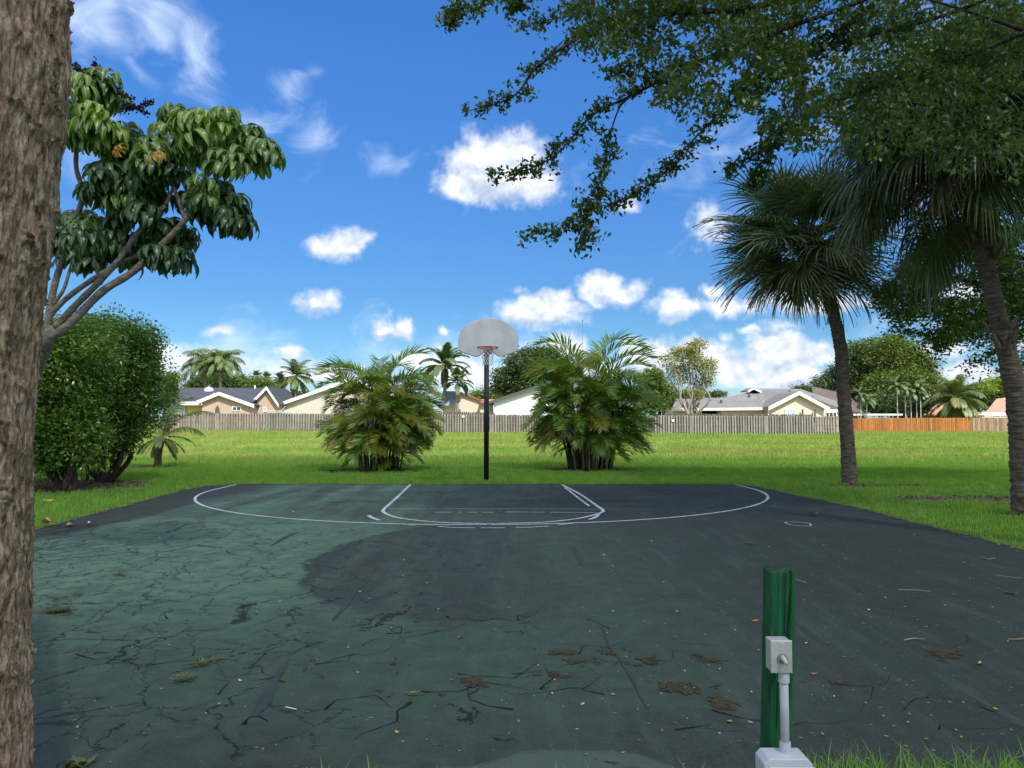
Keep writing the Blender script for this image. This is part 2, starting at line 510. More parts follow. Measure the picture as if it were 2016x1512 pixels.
c = T.mix(T.ss(T.math('ADD', X, T.math('MULTIPLY', streak, 3.0)), 1.8, 4.6, 0, .55), c, (.016, .022, .017))
c = T.mix(T.ss(T.noise(v, 2.6, 7, .75, .8), .44, .62, 0, .35), c, (.030, .042, .040))
c = T.mix(T.ss(T.noise(T.vec('MULTIPLY', v, (3.2, .35, 1)), 2.2, 6, .7, .2), .5, .66, 0, .30), c, (.070, .098, .088))
c = T.mix(T.ss(fine, .45, .75, 0, .5), c, (.09, .11, .105))
# worn aggregate specks
vo = T.new('ShaderNodeTexVoronoi'); vo.inputs['Scale'].default_value = 38; T.l.new(v, vo.inputs['Vector'])
sp = T.math('MULTIPLY', T.ss(vo.outputs['Distance'], .05, .13, 1, 0), T.ss(T.sep(vo.outputs['Color'])[0], .93, .94))
c = T.mix(T.math('MULTIPLY', sp, .8), c, (.30, .31, .27))
vo2 = T.new('ShaderNodeTexVoronoi'); vo2.inputs['Scale'].default_value = 90; T.l.new(v, vo2.inputs['Vector'])
sp2 = T.math('MULTIPLY', T.ss(vo2.outputs['Distance'], .08, .2, 1, 0), T.ss(T.sep(vo2.outputs['Color'])[1], .975, .985))
c = T.mix(T.math('MULTIPLY', sp2, .6), c, (.24, .25, .21))
# brown moss and dirt
mo = T.noise(T.vec('MULTIPLY', v, (.8, 1.1, 1)), 1.1, 7, .7, .8)
mossf = T.math('MULTIPLY', T.ss(mo, .575, .66), T.ss(T.noise(v, 26, 5, .7), .38, .6))
c = T.mix(T.math('MULTIPLY', mossf, .9), c, (.055, .042, .018))
# dirt band along the edges of the asphalt
ed = T.math('MAXIMUM', T.ss(X, -6.2, -6.9), T.math('MAXIMUM', T.ss(Y, 18.0, 18.5), T.ss(X, 5.4, 6.0)))
c = T.mix(T.math('MULTIPLY', ed, T.ss(T.noise(v, 7, 5, .7), .35, .65, .1, .6)), c, (.035, .034, .028))
# fine crazing (the wider cracks are laid as geometry)
cv = T.vec('ADD', v, T.vec('MULTIPLY', T.vec('SUBTRACT', T.noise(v, 3.2, 5, .7, out=1), (.5, .5, .5)), (.42, .42, 0)))
def craze(sc, w, a, b_, off):
    vc = T.new('ShaderNodeTexVoronoi', feature='DISTANCE_TO_EDGE'); vc.inputs['Scale'].default_value = sc
    T.l.new(T.vec('MULTIPLY', T.vec('ADD', cv, (off, off, 0)), (1, .72, 0)), vc.inputs['Vector'])
    bias = T.math('ADD', T.ss(X, -5.0, 1.5, .17, -.13), T.math('MULTIPLY', T.ss(Y, 9.5, 12.5), -.25))
    nn_ = T.math('ADD', T.noise(T.vec('ADD', v, (off*3, 0, 0)), 1.7, 5, .7), bias)
    return T.math('MULTIPLY', T.ss(vc.outputs['Distance'], w*.35, w, 1, 0), T.ss(nn_, a, b_))
crk = T.math('MAXIMUM', craze(1.5, .015, .485, .53, 0), T.math('MULTIPLY', craze(3.3, .018, .50, .56, 7.3), .75))
c = T.mix(T.math('MULTIPLY', d2, .55), c, (.085, .115, .10))
c = T.mix(T.math('MULTIPLY', crk, .85), c, (.010, .012, .010))
hgt = T.math('SUBTRACT', T.math('MULTIPLY', T.noise(v, 160, 3, .6), .35), T.math('MULTIPLY', crk, 2.0))
b = bsdf(T, out, c, T.mix(T.ss(blot, .3, .7), .78, .9, 'FLOAT'), .18, 0, hgt, .6, .006)
_cf = [tuple(range(len(CO)))]
mb = MB()
n = len(CO)
mb.add([(x, y, .006) for x, y in CO] + [(x, y, -.12) for x, y in CO], _cf + [((i+1) % n, i, n+i, n+(i+1) % n) for i in range(n)])
court = mb.build('asphalt_court', m_court); tagit(court, kind='structure')

# -- painted lines, traced on the ground
m_line, T, out = mat('line_paint')
tc = T.new('ShaderNodeTexCoord'); v = tc.outputs['Object']
nn = T.noise(v, 22, 6, .75); n0 = T.noise(v, 2.0, 3)
c = T.mix(T.ss(nn, .3, .7), (.62, .65, .66), (.40, .43, .44))
c = T.mix(T.ss(T.math('ADD', nn, T.math('MULTIPLY', n0, .35)), .72, .82, 0, .85), c, (.05, .07, .075))
bsdf(T, out, c, .7, .3)
def strip(pts, w, z, parent, name='painted_line'):
    pts = [Vector((p[0], p[1], 0)) for p in pts]
    vs = []; fs = []
    for i, p in enumerate(pts):
        t = (pts[min(i+1, len(pts)-1)] - pts[max(0, i-1)]).normalized()
        nrm = Vector((-t.y, t.x, 0))
        ww = w * (1 + .12 * (random.random() - .5))
        vs += [(p.x + nrm.x*ww/2, p.y + nrm.y*ww/2, z), (p.x - nrm.x*ww/2, p.y - nrm.y*ww/2, z)]
        if i: fs.append((2*i-2, 2*i-1, 2*i+1, 2*i))
    return MB().add(vs, fs).build(name, m_line, parent)
random.seed(3)
def gl(pts, n=6): return cr([G(u, v) for u, v in pts], n)
XC = -.60
arc = [(XC - 6.0, 18.35)] + [(XC - 6.0 * math.cos(a), 17.15 - 6.0 * math.sin(a)) for a in np.linspace(0, PI, 70)] + [(XC + 5.95, 18.3)]
strip(arc, .055, .010, court)
strip(gl([(808,955),(782,980),(757,1003),(755,1009),(765,1015),(790,1022),(850,1029),(905,1031.5),(960,1032.5),(1020,1031.5),(1080,1029),(1140,1022),(1180,1012),(1187,1006),(1175,997),(1140,973),(1106,955)], 8), .06, .014, court)
strip(gl([(764,1004),(960,1003.5),(1180,1004.5)], 10), .022, .018, court)
for a, b in [((857,1010),(887,1010)),((903,1010),(907,1010)),((922,1010),(941,1010)),((950,1010),(972,1010)),((995,1009.5),(1072,1010)),((1082,1010),(1176,1011))]:
    strip([G(*a), G(*b)], .035, .014, court)
strip(gl([(725,1016),(733,1021),(747,1026)]), .07, .014, court)
strip([G(803,1035), G(818,1036)], .03, .014, court)
strip(gl([(862,1038),(895,1040.5),(936,1041)]), .04, .014, court)
strip([G(947,1041), G(995,1041)], .04, .014, court)
strip(gl([(1016,1040.5),(1050,1039.5),(1080,1037.5)]), .04, .014, court)
strip(gl([(1098,1036),(1120,1033.5),(1135,1031)]), .035, .018, court)
strip(gl([(1160,1025),(1173,1020),(1180,1013)]), .06, .018, court)
strip(gl([(1112,961),(1135,979),(1160,998)]), .05, .018, court)
strip(gl([(1545,1031),(1552,1029),(1590,1031),(1594,1037),(1560,1035),(1545,1031)]), .02, .012, court)
strip([G(562,1396), G(584,1401)], .012, .012, court)

# -- wide cracks: branching slits, dark and sunken looking, and old filler smears
m_crack = plain('crack_dirt', (.014, .015, .012), .95, .1)
m_fill = plain('crack_filler', (.040, .055, .052), .8, .2, scale=3)
rc = random.Random(11)
crk = MB()
def crack(x, y, ang, length, w, depth=0):
    pts = [(x, y)]; ws = [w]
    n = max(3, int(length / .07))
    ang0 = ang; run = 0
    for i in range(n):
        if run <= 0:
            ang = ang0 + rc.gauss(0, .75); run = rc.randint(1, 3)
        run -= 1; ang += rc.gauss(0, .12)
        x += math.cos(ang) * .07; y += math.sin(ang) * .07
        pts.append((x, y)); ws.append(w * .32 * (1 - i / n) * rc.uniform(.3, 1.6) + .001)
        if depth < 2 and rc.random() < .05:
            crack(x, y, ang + rc.choice((-1, 1)) * rc.uniform(.6, 1.4), length * rc.uniform(.3, .6), w * .7, depth + 1)
    vs = []; fs = []
    zz = .0085 + rc.random() * .0012
    for i, p in enumerate(pts):
        q = pts[min(i+1, len(pts)-1)]; o_ = pts[max(0, i-1)]
        tx, ty = q[0]-o_[0], q[1]-o_[1]; l = math.hypot(tx, ty) or 1
        nx_, ny_ = -ty/l*ws[i]/2, tx/l*ws[i]/2
        vs += [(p[0]+nx_, p[1]+ny_, zz), (p[0]-nx_, p[1]-ny_, zz)]
        if i: fs.append((2*i-2, 2*i-1, 2*i+1, 2*i))
    crk.add(vs, fs)
for u, v, a, L, w in [(880,1215,-.4,1.3,.022),(740,1235,.2,1.2,.02),(810,1100,2.9,1.0,.012),(420,1180,.1,1.5,.014),(240,1110,.3,1.6,.012),
        (150,1290,.2,1.2,.02),(330,1220,2.8,1.1,.02),(430,1370,1.2,.5,.02),(640,1400,.4,.7,.024),(620,1310,.5,.9,.02),(830,1365,0,.9,.026),
        (810,1385,-1.5,.6,.028),(560,1345,2.4,1.1,.014),(250,1195,.5,.9,.018),(900,1330,.1,1.2,.016),(1010,1400,2.2,.5,.022),
        (1140,1290,.2,.9,.016),(1250,1300,.1,.8,.02),(1190,1370,2.6,.7,.014),(1400,1400,.2,.8,.016),(1650,1350,.1,1.0,.012),(1780,1400,-.2,1.0,.012),
        (1850,1440,.3,.8,.012),(1330,1440,-.8,.6,.014),(560,1130,.1,1.4,.012),(350,1090,.1,1.8,.01),(150,1075,.15,1.6,.01),(90,1160,.2,1.4,.012),
        (660,1180,.3,1.1,.014),(700,1290,2.8,1.0,.014),(1010,1330,1.0,.6,.012),(1560,1240,2.8,1.2,.008),(1800,1180,.1,1.4,.01),(1700,1120,2.9,1.2,.01),
        (1300,1180,.3,.9,.008),(1200,1240,2.7,.9,.01),(480,1430,.9,.35,.03),(760,1250,-1.2,.5,.02),(500,1290,.2,.9,.016)]:
    p = G(u, v); crack(p.x, p.y, a, L, w)
for _ in range(34):
    x = rc.uniform(-6.3, -.8); y = rc.uniform(3.8, 9.8)
    crack(x, y, rc.uniform(-.5, .5) + rc.choice((0, PI)), rc.uniform(.4, 1.3), rc.uniform(.006, .014))
for _ in range(14):
    x = rc.uniform(0, 5.6); y = rc.uniform(3.2, 10.5)
    crack(x, y, rc.uniform(-.6, .6) + rc.choice((0, PI)), rc.uniform(.3, .9), rc.uniform(.004, .009))
o = crk.build('crack', m_crack, court); tagit(o, kind='stuff')
for pts in ([(500,1415,.03),(520,1385,.06),(540,1345,.045),(552,1325,.04),(568,1300,.01)],
            [(655,1225,.02),(675,1200,.05),(690,1175,.05),(700,1170,.02),(724,1145,.03),(730,1138,.01)],
            [(530,1078,.01),(552,1065,.05),(575,1053,.05),(592,1047,.01)],
            [(1185,1235,.012),(1197,1265,.022),(1213,1290,.018),(1245,1340,.02),(1275,1400,.012)],
            [(1130,1080,.02),(1140,1100,.05),(1143,1112,.02)]):
    vs = []; fs = []
    sm = cr([Vector((*G(u, v).xy, w)) for u, v, w in pts], 6)
    for i, p in enumerate(sm):
        q = sm[min(i+1, len(sm)-1)]; o_ = sm[max(0, i-1)]
        t = Vector((q.x-o_.x, q.y-o_.y)); t.normalize()
        w = max(.004, p.z * .5) * rc.uniform(.7, 1.3)
        vs += [(p.x - t.y*w, p.y + t.x*w, .0105), (p.x + t.y*w, p.y - t.x*w, .0105)]
        if i: fs.append((2*i-2, 2*i-1, 2*i+1, 2*i))
    MB().add(vs, fs).build('filler_patch', m_fill, court)

# ------------------------------------------------------------------ bare earth and mulch patches
m_mulch = plain('mulch', (.085, .060, .042), .95, .1, var=.45, scale=9, bstr=1, bscale=30, bdist=.04)
m_sand = plain('bare_soil', (.17, .13, .095), .95, .1, var=.35, scale=7, bstr=.8, bscale=30, bdist=.02)
def patch(name, cx, cy, rx, ry, m, seed):
    vs = [(cx, cy, zt(cx, cy) + .02)]
    N = 46
    for k, rr in enumerate((.5, 1.0)):
        for i in range(N):
            a = 2*PI*i/N
            q = rr * (1 + .45 * (float(fbm(np.array([math.cos(a)*2+seed]), np.array([math.sin(a)*2]), seed=seed)[0]) - .5) * 2)
            x, y = cx + rx*q*math.cos(a), cy + ry*q*math.sin(a)
            vs.append((x, y, zt(x, y) + (.02 if k == 0 else .004)))
    fs = [(0, 1+i, 1+(i+1) % N) for i in range(N)] + [(1+i, 1+N+i, 1+N+(i+1) % N, 1+(i+1) % N) for i in range(N)]
    o = MB().add(vs, fs).build(name, m); tagit(o, kind='structure'); return o
PATCH = [('mulch_bed', -11.4, 17.8, 3.0, 1.9, m_mulch), ('bare_ground', -12.3, 25.3, 1.1, .55, m_mulch), ('bare_ground', -4.35, 23.2, 1.7, .9, m_mulch),
         ('bare_ground', 2.45, 23.8, 1.5, .9, m_mulch), ('bare_ground', 8.5, 17.9, 1.3, .42, m_sand), ('bare_ground', 9.3, 14.9, 1.9, .5, m_sand)]
for i, (nm, a, b_, c_, d_, m_) in enumerate(PATCH): patch(nm, a, b_, c_, d_, m_, i + 1)

# ------------------------------------------------------------------ grass
m_grass = leafmat('grass_blades', (.085, .19, .03), (.24, .43, .075), (.46, .54, .17), rough=.6, trans=.4, nscale=3.2, spec=.2, tcol=(1.4, 1.5, .5))
m_field = leafmat('field_grass', (.11, .21, .035), (.26, .38, .08), (.52, .53, .23), rough=.7, trans=.35, patch=((.38, .30, .13), .13, .50, .62), nscale=.32, spec=.15, tcol=(1.3, 1.3, .6))
rg = np.random.default_rng(8)
def blades(x, y, h, w, lean=.35, tri=False):
    n = len(x); z = zterr(x, y)
    a = rg.uniform(0, 2*PI, n); dx, dy = np.cos(a)*w/2, np.sin(a)*w/2
    la = rg.uniform(0, 2*PI, n); ll = h * np.abs(rg.normal(0, lean, n))
    tx, ty = x + np.cos(la)*ll, y + np.sin(la)*ll
    if tri:
        V = np.stack([np.stack([x-dx, y-dy, z-.005], 1), np.stack([x+dx, y+dy, z-.005], 1), np.stack([tx, ty, z+h], 1)], 1)
        F = np.arange(n*3).reshape(n, 3)
        return V.reshape(-1, 3), [F]
    mx, my = x + np.cos(la)*ll*.35, y + np.sin(la)*ll*.35
    V = np.stack([np.stack([x-dx, y-dy, z-.01], 1), np.stack([x+dx, y+dy, z-.01], 1),
                  np.stack([mx+dx*.8, my+dy*.8, z+h*.62], 1), np.stack([mx-dx*.8, my-dy*.8, z+h*.62], 1),
                  np.stack([tx, ty, z+h*.97], 1)], 1)
    i = np.arange(n)[:, None]*5
    return V.reshape(-1, 3), [i + np.array([[0, 1, 2, 3]]), i + np.array([[3, 2, 4]])]
def scatter(n, x0, x1, y0, y1, dens=None):
    y = y0 + (y1-y0) * rg.random(n)
    x = x0 + (x1-x0) * rg.random(n)
    k = (np.abs(x) < .74*y + 1.0)
    return x[k], y[k]
def keep_grass(x, y, margin=0.0):
    k = ~inside_poly(x, y, CO)
    for (nm, a, b_, c_, d_, m_) in PATCH:
        q = ((x-a)/c_)**2 + ((y-b_)/d_)**2
        thr = .85 + 1.0*(fbm(x*2.5, y*2.5, seed=31) - .5)
        inp = q < thr
        k &= ~(inp & (rg.random(len(x)) < (.8 if m_ is m_sand else .93)))
    return k
def add_grass(name, x, y, hf, wf, m, tri):
    k = keep_grass(x, y); x, y = x[k], y[k]
    pn = fbm(x*1.1, y*1.1, seed=77); pn2 = fbm(x*.25, y*.6, seed=78)
    pn3 = fbm(x*4.5, y*4.5, seed=79)
    h = hf * (0.15 + .7*pn + .5*pn2 + 1.1*np.clip((pn3-.42)*3, 0, 1)) * rg.uniform(.5, 1.4, len(x))
    V, F = blades(x, y, h, wf * rg.uniform(.7, 1.3, len(x)), tri=tri)
    o = link(name, npmesh(name, V, F, m)); tagit(o, kind='stuff'); return o
def cat(*a): return np.concatenate([q[0] for q in a]), np.concatenate([q[1] for q in a])
x, y = cat(scatter(260000, -16, 17, 5.5, 18.6), scatter(300000, -19, 22, 18.2, 24.5), scatter(200000, -24, 24, 24, 33))
add_grass('grass', x, y, .06, .015, m_grass, True)
x, y = scatter(330000, -34, 34, 30, 46); x2, y2 = scatter(260000, -54, 54, 44, 76)
x3, y3 = scatter(40000, 30, 72, 70, 100)
add_grass('field_grass', np.concatenate([x, x2, x3]), np.concatenate([y, y2, y3]), .11, .04, m_field, True)
# taller tufts across the swale
x = []; y = []
for _ in range(1500):
    yy = rg.uniform(27, 66); xx = rg.uniform(-.72*yy, .72*yy); kk = 14
    x.append(rg.normal(xx, .35, kk)); y.append(rg.normal(yy, .12, kk))
add_grass('tall_grass', np.concatenate(x), np.concatenate(y), .16, .03, m_field, True)
# foreground fringe below the lens
n = 16000
x = rg.uniform(-3.2, 3.2, n); y = rg.uniform(2.5, 3.2, n)
k = (fbm(x*1.7, np.zeros(n), seed=4) > .43) | (x > 1.05)
k &= (rg.random(n) < np.where(x > 1.05, 1, .12))
x, y = x[k], y[k]
h = np.where(x > 1.05, .145, .10) * rg.uniform(.35, 1.35, len(x))
Vg, Fg_ = blades(x, y, h, .006 * rg.uniform(.7, 1.3, len(x)), lean=.5)
o = link('fringe_grass', npmesh('fringe_grass', Vg, Fg_, m_grass)); tagit(o, kind='stuff')
# ================================================================== vegetation builders
def unit(a): return a / np.maximum(np.linalg.norm(a, axis=-1, keepdims=True), 1e-9)
def leaf_quads(C, size, asp=.45, down=.35, r=None, out=None, fold=.18):
    """one folded diamond per leaf; C centres (n,3), size (n,)"""
    n = len(C); r = r or rg
    d = r.normal(0, 1, (n, 3)); d[:, 2] = d[:, 2]*.55 - down
    if out is not None: d += out*.7
    d = unit(d)
    q = unit(r.normal(0, 1, (n, 3)) + np.array([0, 0, 1.1]))
    s = unit(np.cross(d, q)); nn = np.cross(s, d)
    L = np.asarray(size)[:, None]; Wd = L*asp/2
    a = C - d*L/2; t = C + d*L/2
    m = C - d*L*.05
    V = np.stack([a, m + s*Wd + nn*L*fold*.4, t, m - s*Wd + nn*L*fold*.4], 1).reshape(-1, 3)
    F = np.arange(n*4).reshape(n, 4)
    return V, F
def cluster_leaves(cent, per, cr_, size, asp=.45, down=.35, flat=.7, seed=0, out=None):
    r = np.random.default_rng(seed)
    n = len(cent)
    C = np.repeat(cent, per, 0) + r.normal(0, 1, (n*per, 3)) * cr_ * np.array([1, 1, flat])
    O = None if out is None else np.repeat(out, per, 0)
    return leaf_quads(C, size * r.uniform(.65, 1.25, n*per), asp, down, r, O)
def crown_centres(blobs, n, seed, lump=.35, shell=.3, under=.25):
    """points through the outer part of a union of ellipsoids, lumpy"""
    r = np.random.default_rng(seed)
    B = np.array(blobs, float); w = (B[:, 3]*B[:, 5])**1.0; w /= w.sum()
    k = r.choice(len(B), n, p=w)
    d = unit(r.normal(0, 1, (n, 3)))
    f = fbm(d[:, 0]*2.6 + k*3.1 + 9, d[:, 1]*2.6 + 5, d[:, 2]*2.6 + 7, o=3, seed=seed)
    rad = (1 + lump*(f-.5)*2) * (1 - shell*np.abs(r.normal(0, .6, n)))
    P_ = B[k, :3] + d*rad[:, None]*B[k, 3:6]
    keep = (d[:, 2] > -.35) | (r.random(n) < under*2.5)
    return P_[keep], d[keep]
def limb_tree(mb, base, tops, r0, r1, rnd, wig=.12, n=8):
    base = Vector(base)
    for t in tops:
        t = Vector(t); L = (t-base).length
        pts = [base + (t-base)*f + Vector((rnd.gauss(0, 1), rnd.gauss(0, 1), rnd.gauss(0, .4)))*L*wig*math.sin(PI*f)*.6 for f in (0, .25, .5, .75, 1)]
        pts[1].z += L*.04
        pts = cr(pts, 3)
        mb.tube(pts, [r0 + (r1-r0)*i/(len(pts)-1) for i in range(len(pts))], n)
    return mb

def pinnate(L, n, ll, e0, droop, hang, seed, wid=.035, vee=.3, s0=.12, rr=.012, curl=1.4, ragged=0., segs=3):
    """feather frond from the origin towards +X; returns V, faces(list), midx"""
    r = random.Random(seed)
    N = 24; pos = [Vector((0, 0, 0))]; tan = []
    th0 = e0
    side = 0
    for i in range(N+1):
        s = i/N
        th = th0 - droop * s**curl
        side = .10*math.sin(s*2.2 + seed)
        t = Vector((math.cos(th)*math.cos(side), math.cos(th)*math.sin(side), math.sin(th)))
        tan.append(t)
        if i < N: pos.append(pos[-1] + t*(L/N))
    V = []; Q = []; M = []
    def at(s):
        f = s*N; i = min(int(f), N-1); f -= i
        return pos[i].lerp(pos[i+1], f), tan[i].lerp(tan[i+1], f).normalized()
    # rachis
    for i in range(0, N+1, 2):
        p = pos[i]; t = tan[i]; b = t.cross(Vector((0, 0, 1)))
        if b.length < 1e-3: b = Vector((0, 1, 0))
        b.normalize(); u = b.cross(t); w = rr*(1 - .8*i/N)
        V += [p + b*w, p - b*w, p + u*w*1.2]
        if i:
            k = len(V)
            for a, c in ((0, 1), (1, 2), (2, 0)):
                Q.append((k-6+a, k-6+c, k-3+c, k-3+a)); M.append(1)
    for i in range(n):
        s = s0 + (1-s0)*(i+.5)/n
        prof = math.sin(PI*(.12 + .80*(s-s0)/(1-s0)))**.6
        p, t = at(s)
        b = t.cross(Vector((0, 0, 1)))
        if b.length < .05: b = Vector((0, 1, 0))
        b.normalize(); u = b.cross(t)
        fwd = .45 + .9*s
        for sg in (-1, 1):
            if ragged and r.random() < ragged: continue
            d = (b*sg + t*fwd*r.uniform(.8, 1.2) + u*vee*r.uniform(.5, 1.3)).normalized()
            l = ll*prof*r.uniform(.85, 1.1); w = wid*r.uniform(.8, 1.15)
            wv = t.cross(d)
            wn = (t - d*t.dot(d)).normalized()*w/2
            q = p.copy(); k = len(V)
            V += [q + wn*.4, q - wn*.4]
            for j in range(1, segs+1):
                d = (d + Vector((0, 0, -1))*hang*(j/segs)*r.uniform(.7, 1.3)).normalized()
                q = q + d*(l/segs)
                ww = (1.0, .8, .06)[j-1] if segs == 3 else (.9, .06)[j-1]
                V += [q + wn*ww, q - wn*ww]
                Q.append((k+2*j-2, k+2*j-1, k+2*j+1, k+2*j)); M.append(0)
    return np.array([tuple(v) for v in V]), np.array(Q), M

def fanleaf(pet, Rr, nseg, e0, seed, droop=1.0, pdroop=.35, wid=.045, spread=2.5, split=.35):
    """costapalmate leaf: long petiole then a folded fan whose tips hang"""
    r = random.Random(seed)
    V = []; Q = []; M = []
    p = Vector((0, 0, 0)); th = e0; N = 8
    pts = []
    for i in range(N+1):
        pts.append(p.copy()); t = Vector((math.cos(th), 0, math.sin(th)))
        p = p + t*(pet/N); th -= pdroop/N
    for i, q in enumerate(pts):
        w = .022*(1 - .5*i/N)
        V += [q + Vector((0, w, 0)), q - Vector((0, w, 0)), q + Vector((-t.z, 0, t.x))*w*.8]
        if i:
            k = len(V)
            for a, c in ((0, 1), (1, 2), (2, 0)): Q.append((k-6+a, k-6+c, k-3+c, k-3+a)); M.append(1)
    hub = pts[-1]; up = Vector((-t.z, 0, t.x)); sd = Vector((0, 1, 0))
    for i in range(nseg):
        f = (i+.5)/nseg*2 - 1
        phi = f*spread
        # segments start along the costa
        st = hub + t*(.25*Rr*(1-abs(f)))
        d = (t*math.cos(phi) + sd*math.sin(phi) + up*(.45*abs(math.sin(phi)) + .12)).normalized()
        l = Rr*(1.0 - .28*abs(f))*r.uniform(.86, 1.08)
        sgm = 5; q = st.copy(); k = len(V)
        zig = (up if i % 2 else -up)*.006
        dd = r.uniform(.75, 1.5)*droop
        wn = up.cross(d).normalized()
        V += [q + wn*.006, q - wn*.006]
        for j in range(1, sgm+1):
            x = j/sgm
            d = (d + Vector((0, 0, -1))*dd*.26*x*(1.5 if x > split else .4)).normalized()
            q = q + d*(l/sgm)
            ww = wid/2*(.55, 1.0, .8, .5, .06)[j-1]
            V += [q + wn*ww + zig, q - wn*ww - zig]
            Q.append((k+2*j-2, k+2*j-1, k+2*j+1, k+2*j)); M.append(0)
    return np.array([tuple(v) for v in V]), np.array(Q), M

# foliage colours
m_areca = leafmat('areca_leaf', (.06, .13, .018), (.19, .31, .035), (.40, .45, .07), rough=.38, trans=.3, nscale=1.3)
m_areca_y = leafmat('areca_leaf_yellow', (.16, .20, .025), (.30, .27, .04), (.38, .24, .05), rough=.45, trans=.35, nscale=1.5)
m_dead = leafmat('dead_frond', (.10, .075, .05), (.19, .155, .115), (.26, .23, .18), rough=.8, trans=.15, tcol=(1, .9, .7))
m_rachis = plain('frond_stalk', (.20, .19, .06), .5, .4)
m_rachis_d = plain('dead_stalk', (.16, .11, .06), .8, .2)
m_coco = leafmat('coconut_leaf', (.06, .10, .03), (.14, .19, .045), (.22, .25, .08), rough=.42, trans=.3, nscale=.6)
m_royal = leafmat('royal_leaf', (.06, .11, .045), (.12, .19, .07), (.20, .26, .11), rough=.45, trans=.25, nscale=.6)
m_queen = leafmat('queen_leaf', (.09, .14, .05), (.17, .24, .09), (.27, .33, .14), rough=.5, trans=.3)
m_sabal = leafmat('sabal_leaf', (.042, .074, .028), (.085, .130, .048), (.18, .21, .085), rough=.42, trans=.2, nscale=1.2, tcol=(1.3, 1.4, .7))
m_sabal_d = leafmat('sabal_dead', (.09, .065, .04), (.17, .12, .075), rough=.8, trans=.15, tcol=(1, .9, .7))
m_sabal_st = plain('sabal_stalk', (.09, .10, .045), .5, .4)
m_hedge = leafmat('hedge_leaf', (.040, .095, .014), (.135, .24, .035), (.42, .50, .10), rough=.28, trans=.3, nscale=1.4, spec=.6)
m_canopy = leafmat('canopy_leaf', (.034, .068, .016), (.090, .145, .028), (.17, .23, .05), rough=.4, trans=.35, nscale=.9)
m_bark = barkmat('bark_grey', (.16, .135, .105), (.06, .048, .038))
m_barkd = barkmat('bark_dark', (.10, .080, .062), (.030, .024, .019))
m_twig = plain('twig', (.075, .058, .042), .9, .15)
m_sch_bark = barkmat('schefflera_bark', (.29, .25, .20), (.13, .11, .085), vs=(1, 1, 1.6), scale=22, bstr=.4)
m_palmtr = barkmat('palm_trunk_grey', (.33, .31, .27), (.20, .18, .15), vs=(.4, .4, 3), scale=6)

def sabal_bark():
    m, T, out = mat('sabal_trunk')
    tc = T.new('ShaderNodeTexCoord'); v = tc.outputs['Object']
    n = T.noise(T.vec('MULTIPLY', v, (1.2, 1.2, 9)), 5, 6, .65, .5)
    n2 = T.noise(T.vec('MULTIPLY', v, (14, 14, 1.5)), 3, 4, .6)
    c = T.mix(T.ss(n, .35, .65), (.075, .060, .046), (.19, .155, .12))
    c = T.mix(T.ss(n2, .5, .7, 0, .5), c, (.05, .04, .03))
    bsdf(T, out, c, .92, .1, 0, n, .8, .03)
    return m
m_sabaltr = sabal_bark()

def frond_mesh(name, spec, mats, fn=pinnate):
    V, Q, M = fn(**spec)
    return npmesh(name, V, Q, mats, midx=M)

# ------------------------------------------------------------------ areca palm clumps
rnd = random.Random(21)
AR = {}
for ei, e in enumerate((82, 66, 48, 28, 8, -15)):
    for vv in range(3):
        sp = dict(L=1.0, n=27, ll=.34, e0=R(e), droop=R((105, 105, 95, 80, 62, 45)[ei] + vv*14 - 10), hang=.16 + .06*vv, seed=ei*7+vv,
                  wid=.023, vee=.75, s0=.22, rr=.009)
        base = frond_mesh('frond', sp, [m_areca, m_rachis])
        yl = base.copy(); yl.materials[0] = m_areca_y
        sp2 = dict(sp, L=.8, hang=.75, ragged=.3, wid=.016, droop=sp['droop']*1.25); dd = frond_mesh('frond', sp2, [m_dead, m_rachis_d])
        AR[(ei, vv)] = (base, yl, dd)
m_cane = plain('palm_cane', (.20, .18, .10), .6, .3, scale=4)
m_caned = plain('palm_cane_dark', (.05, .042, .03), .9, .1)
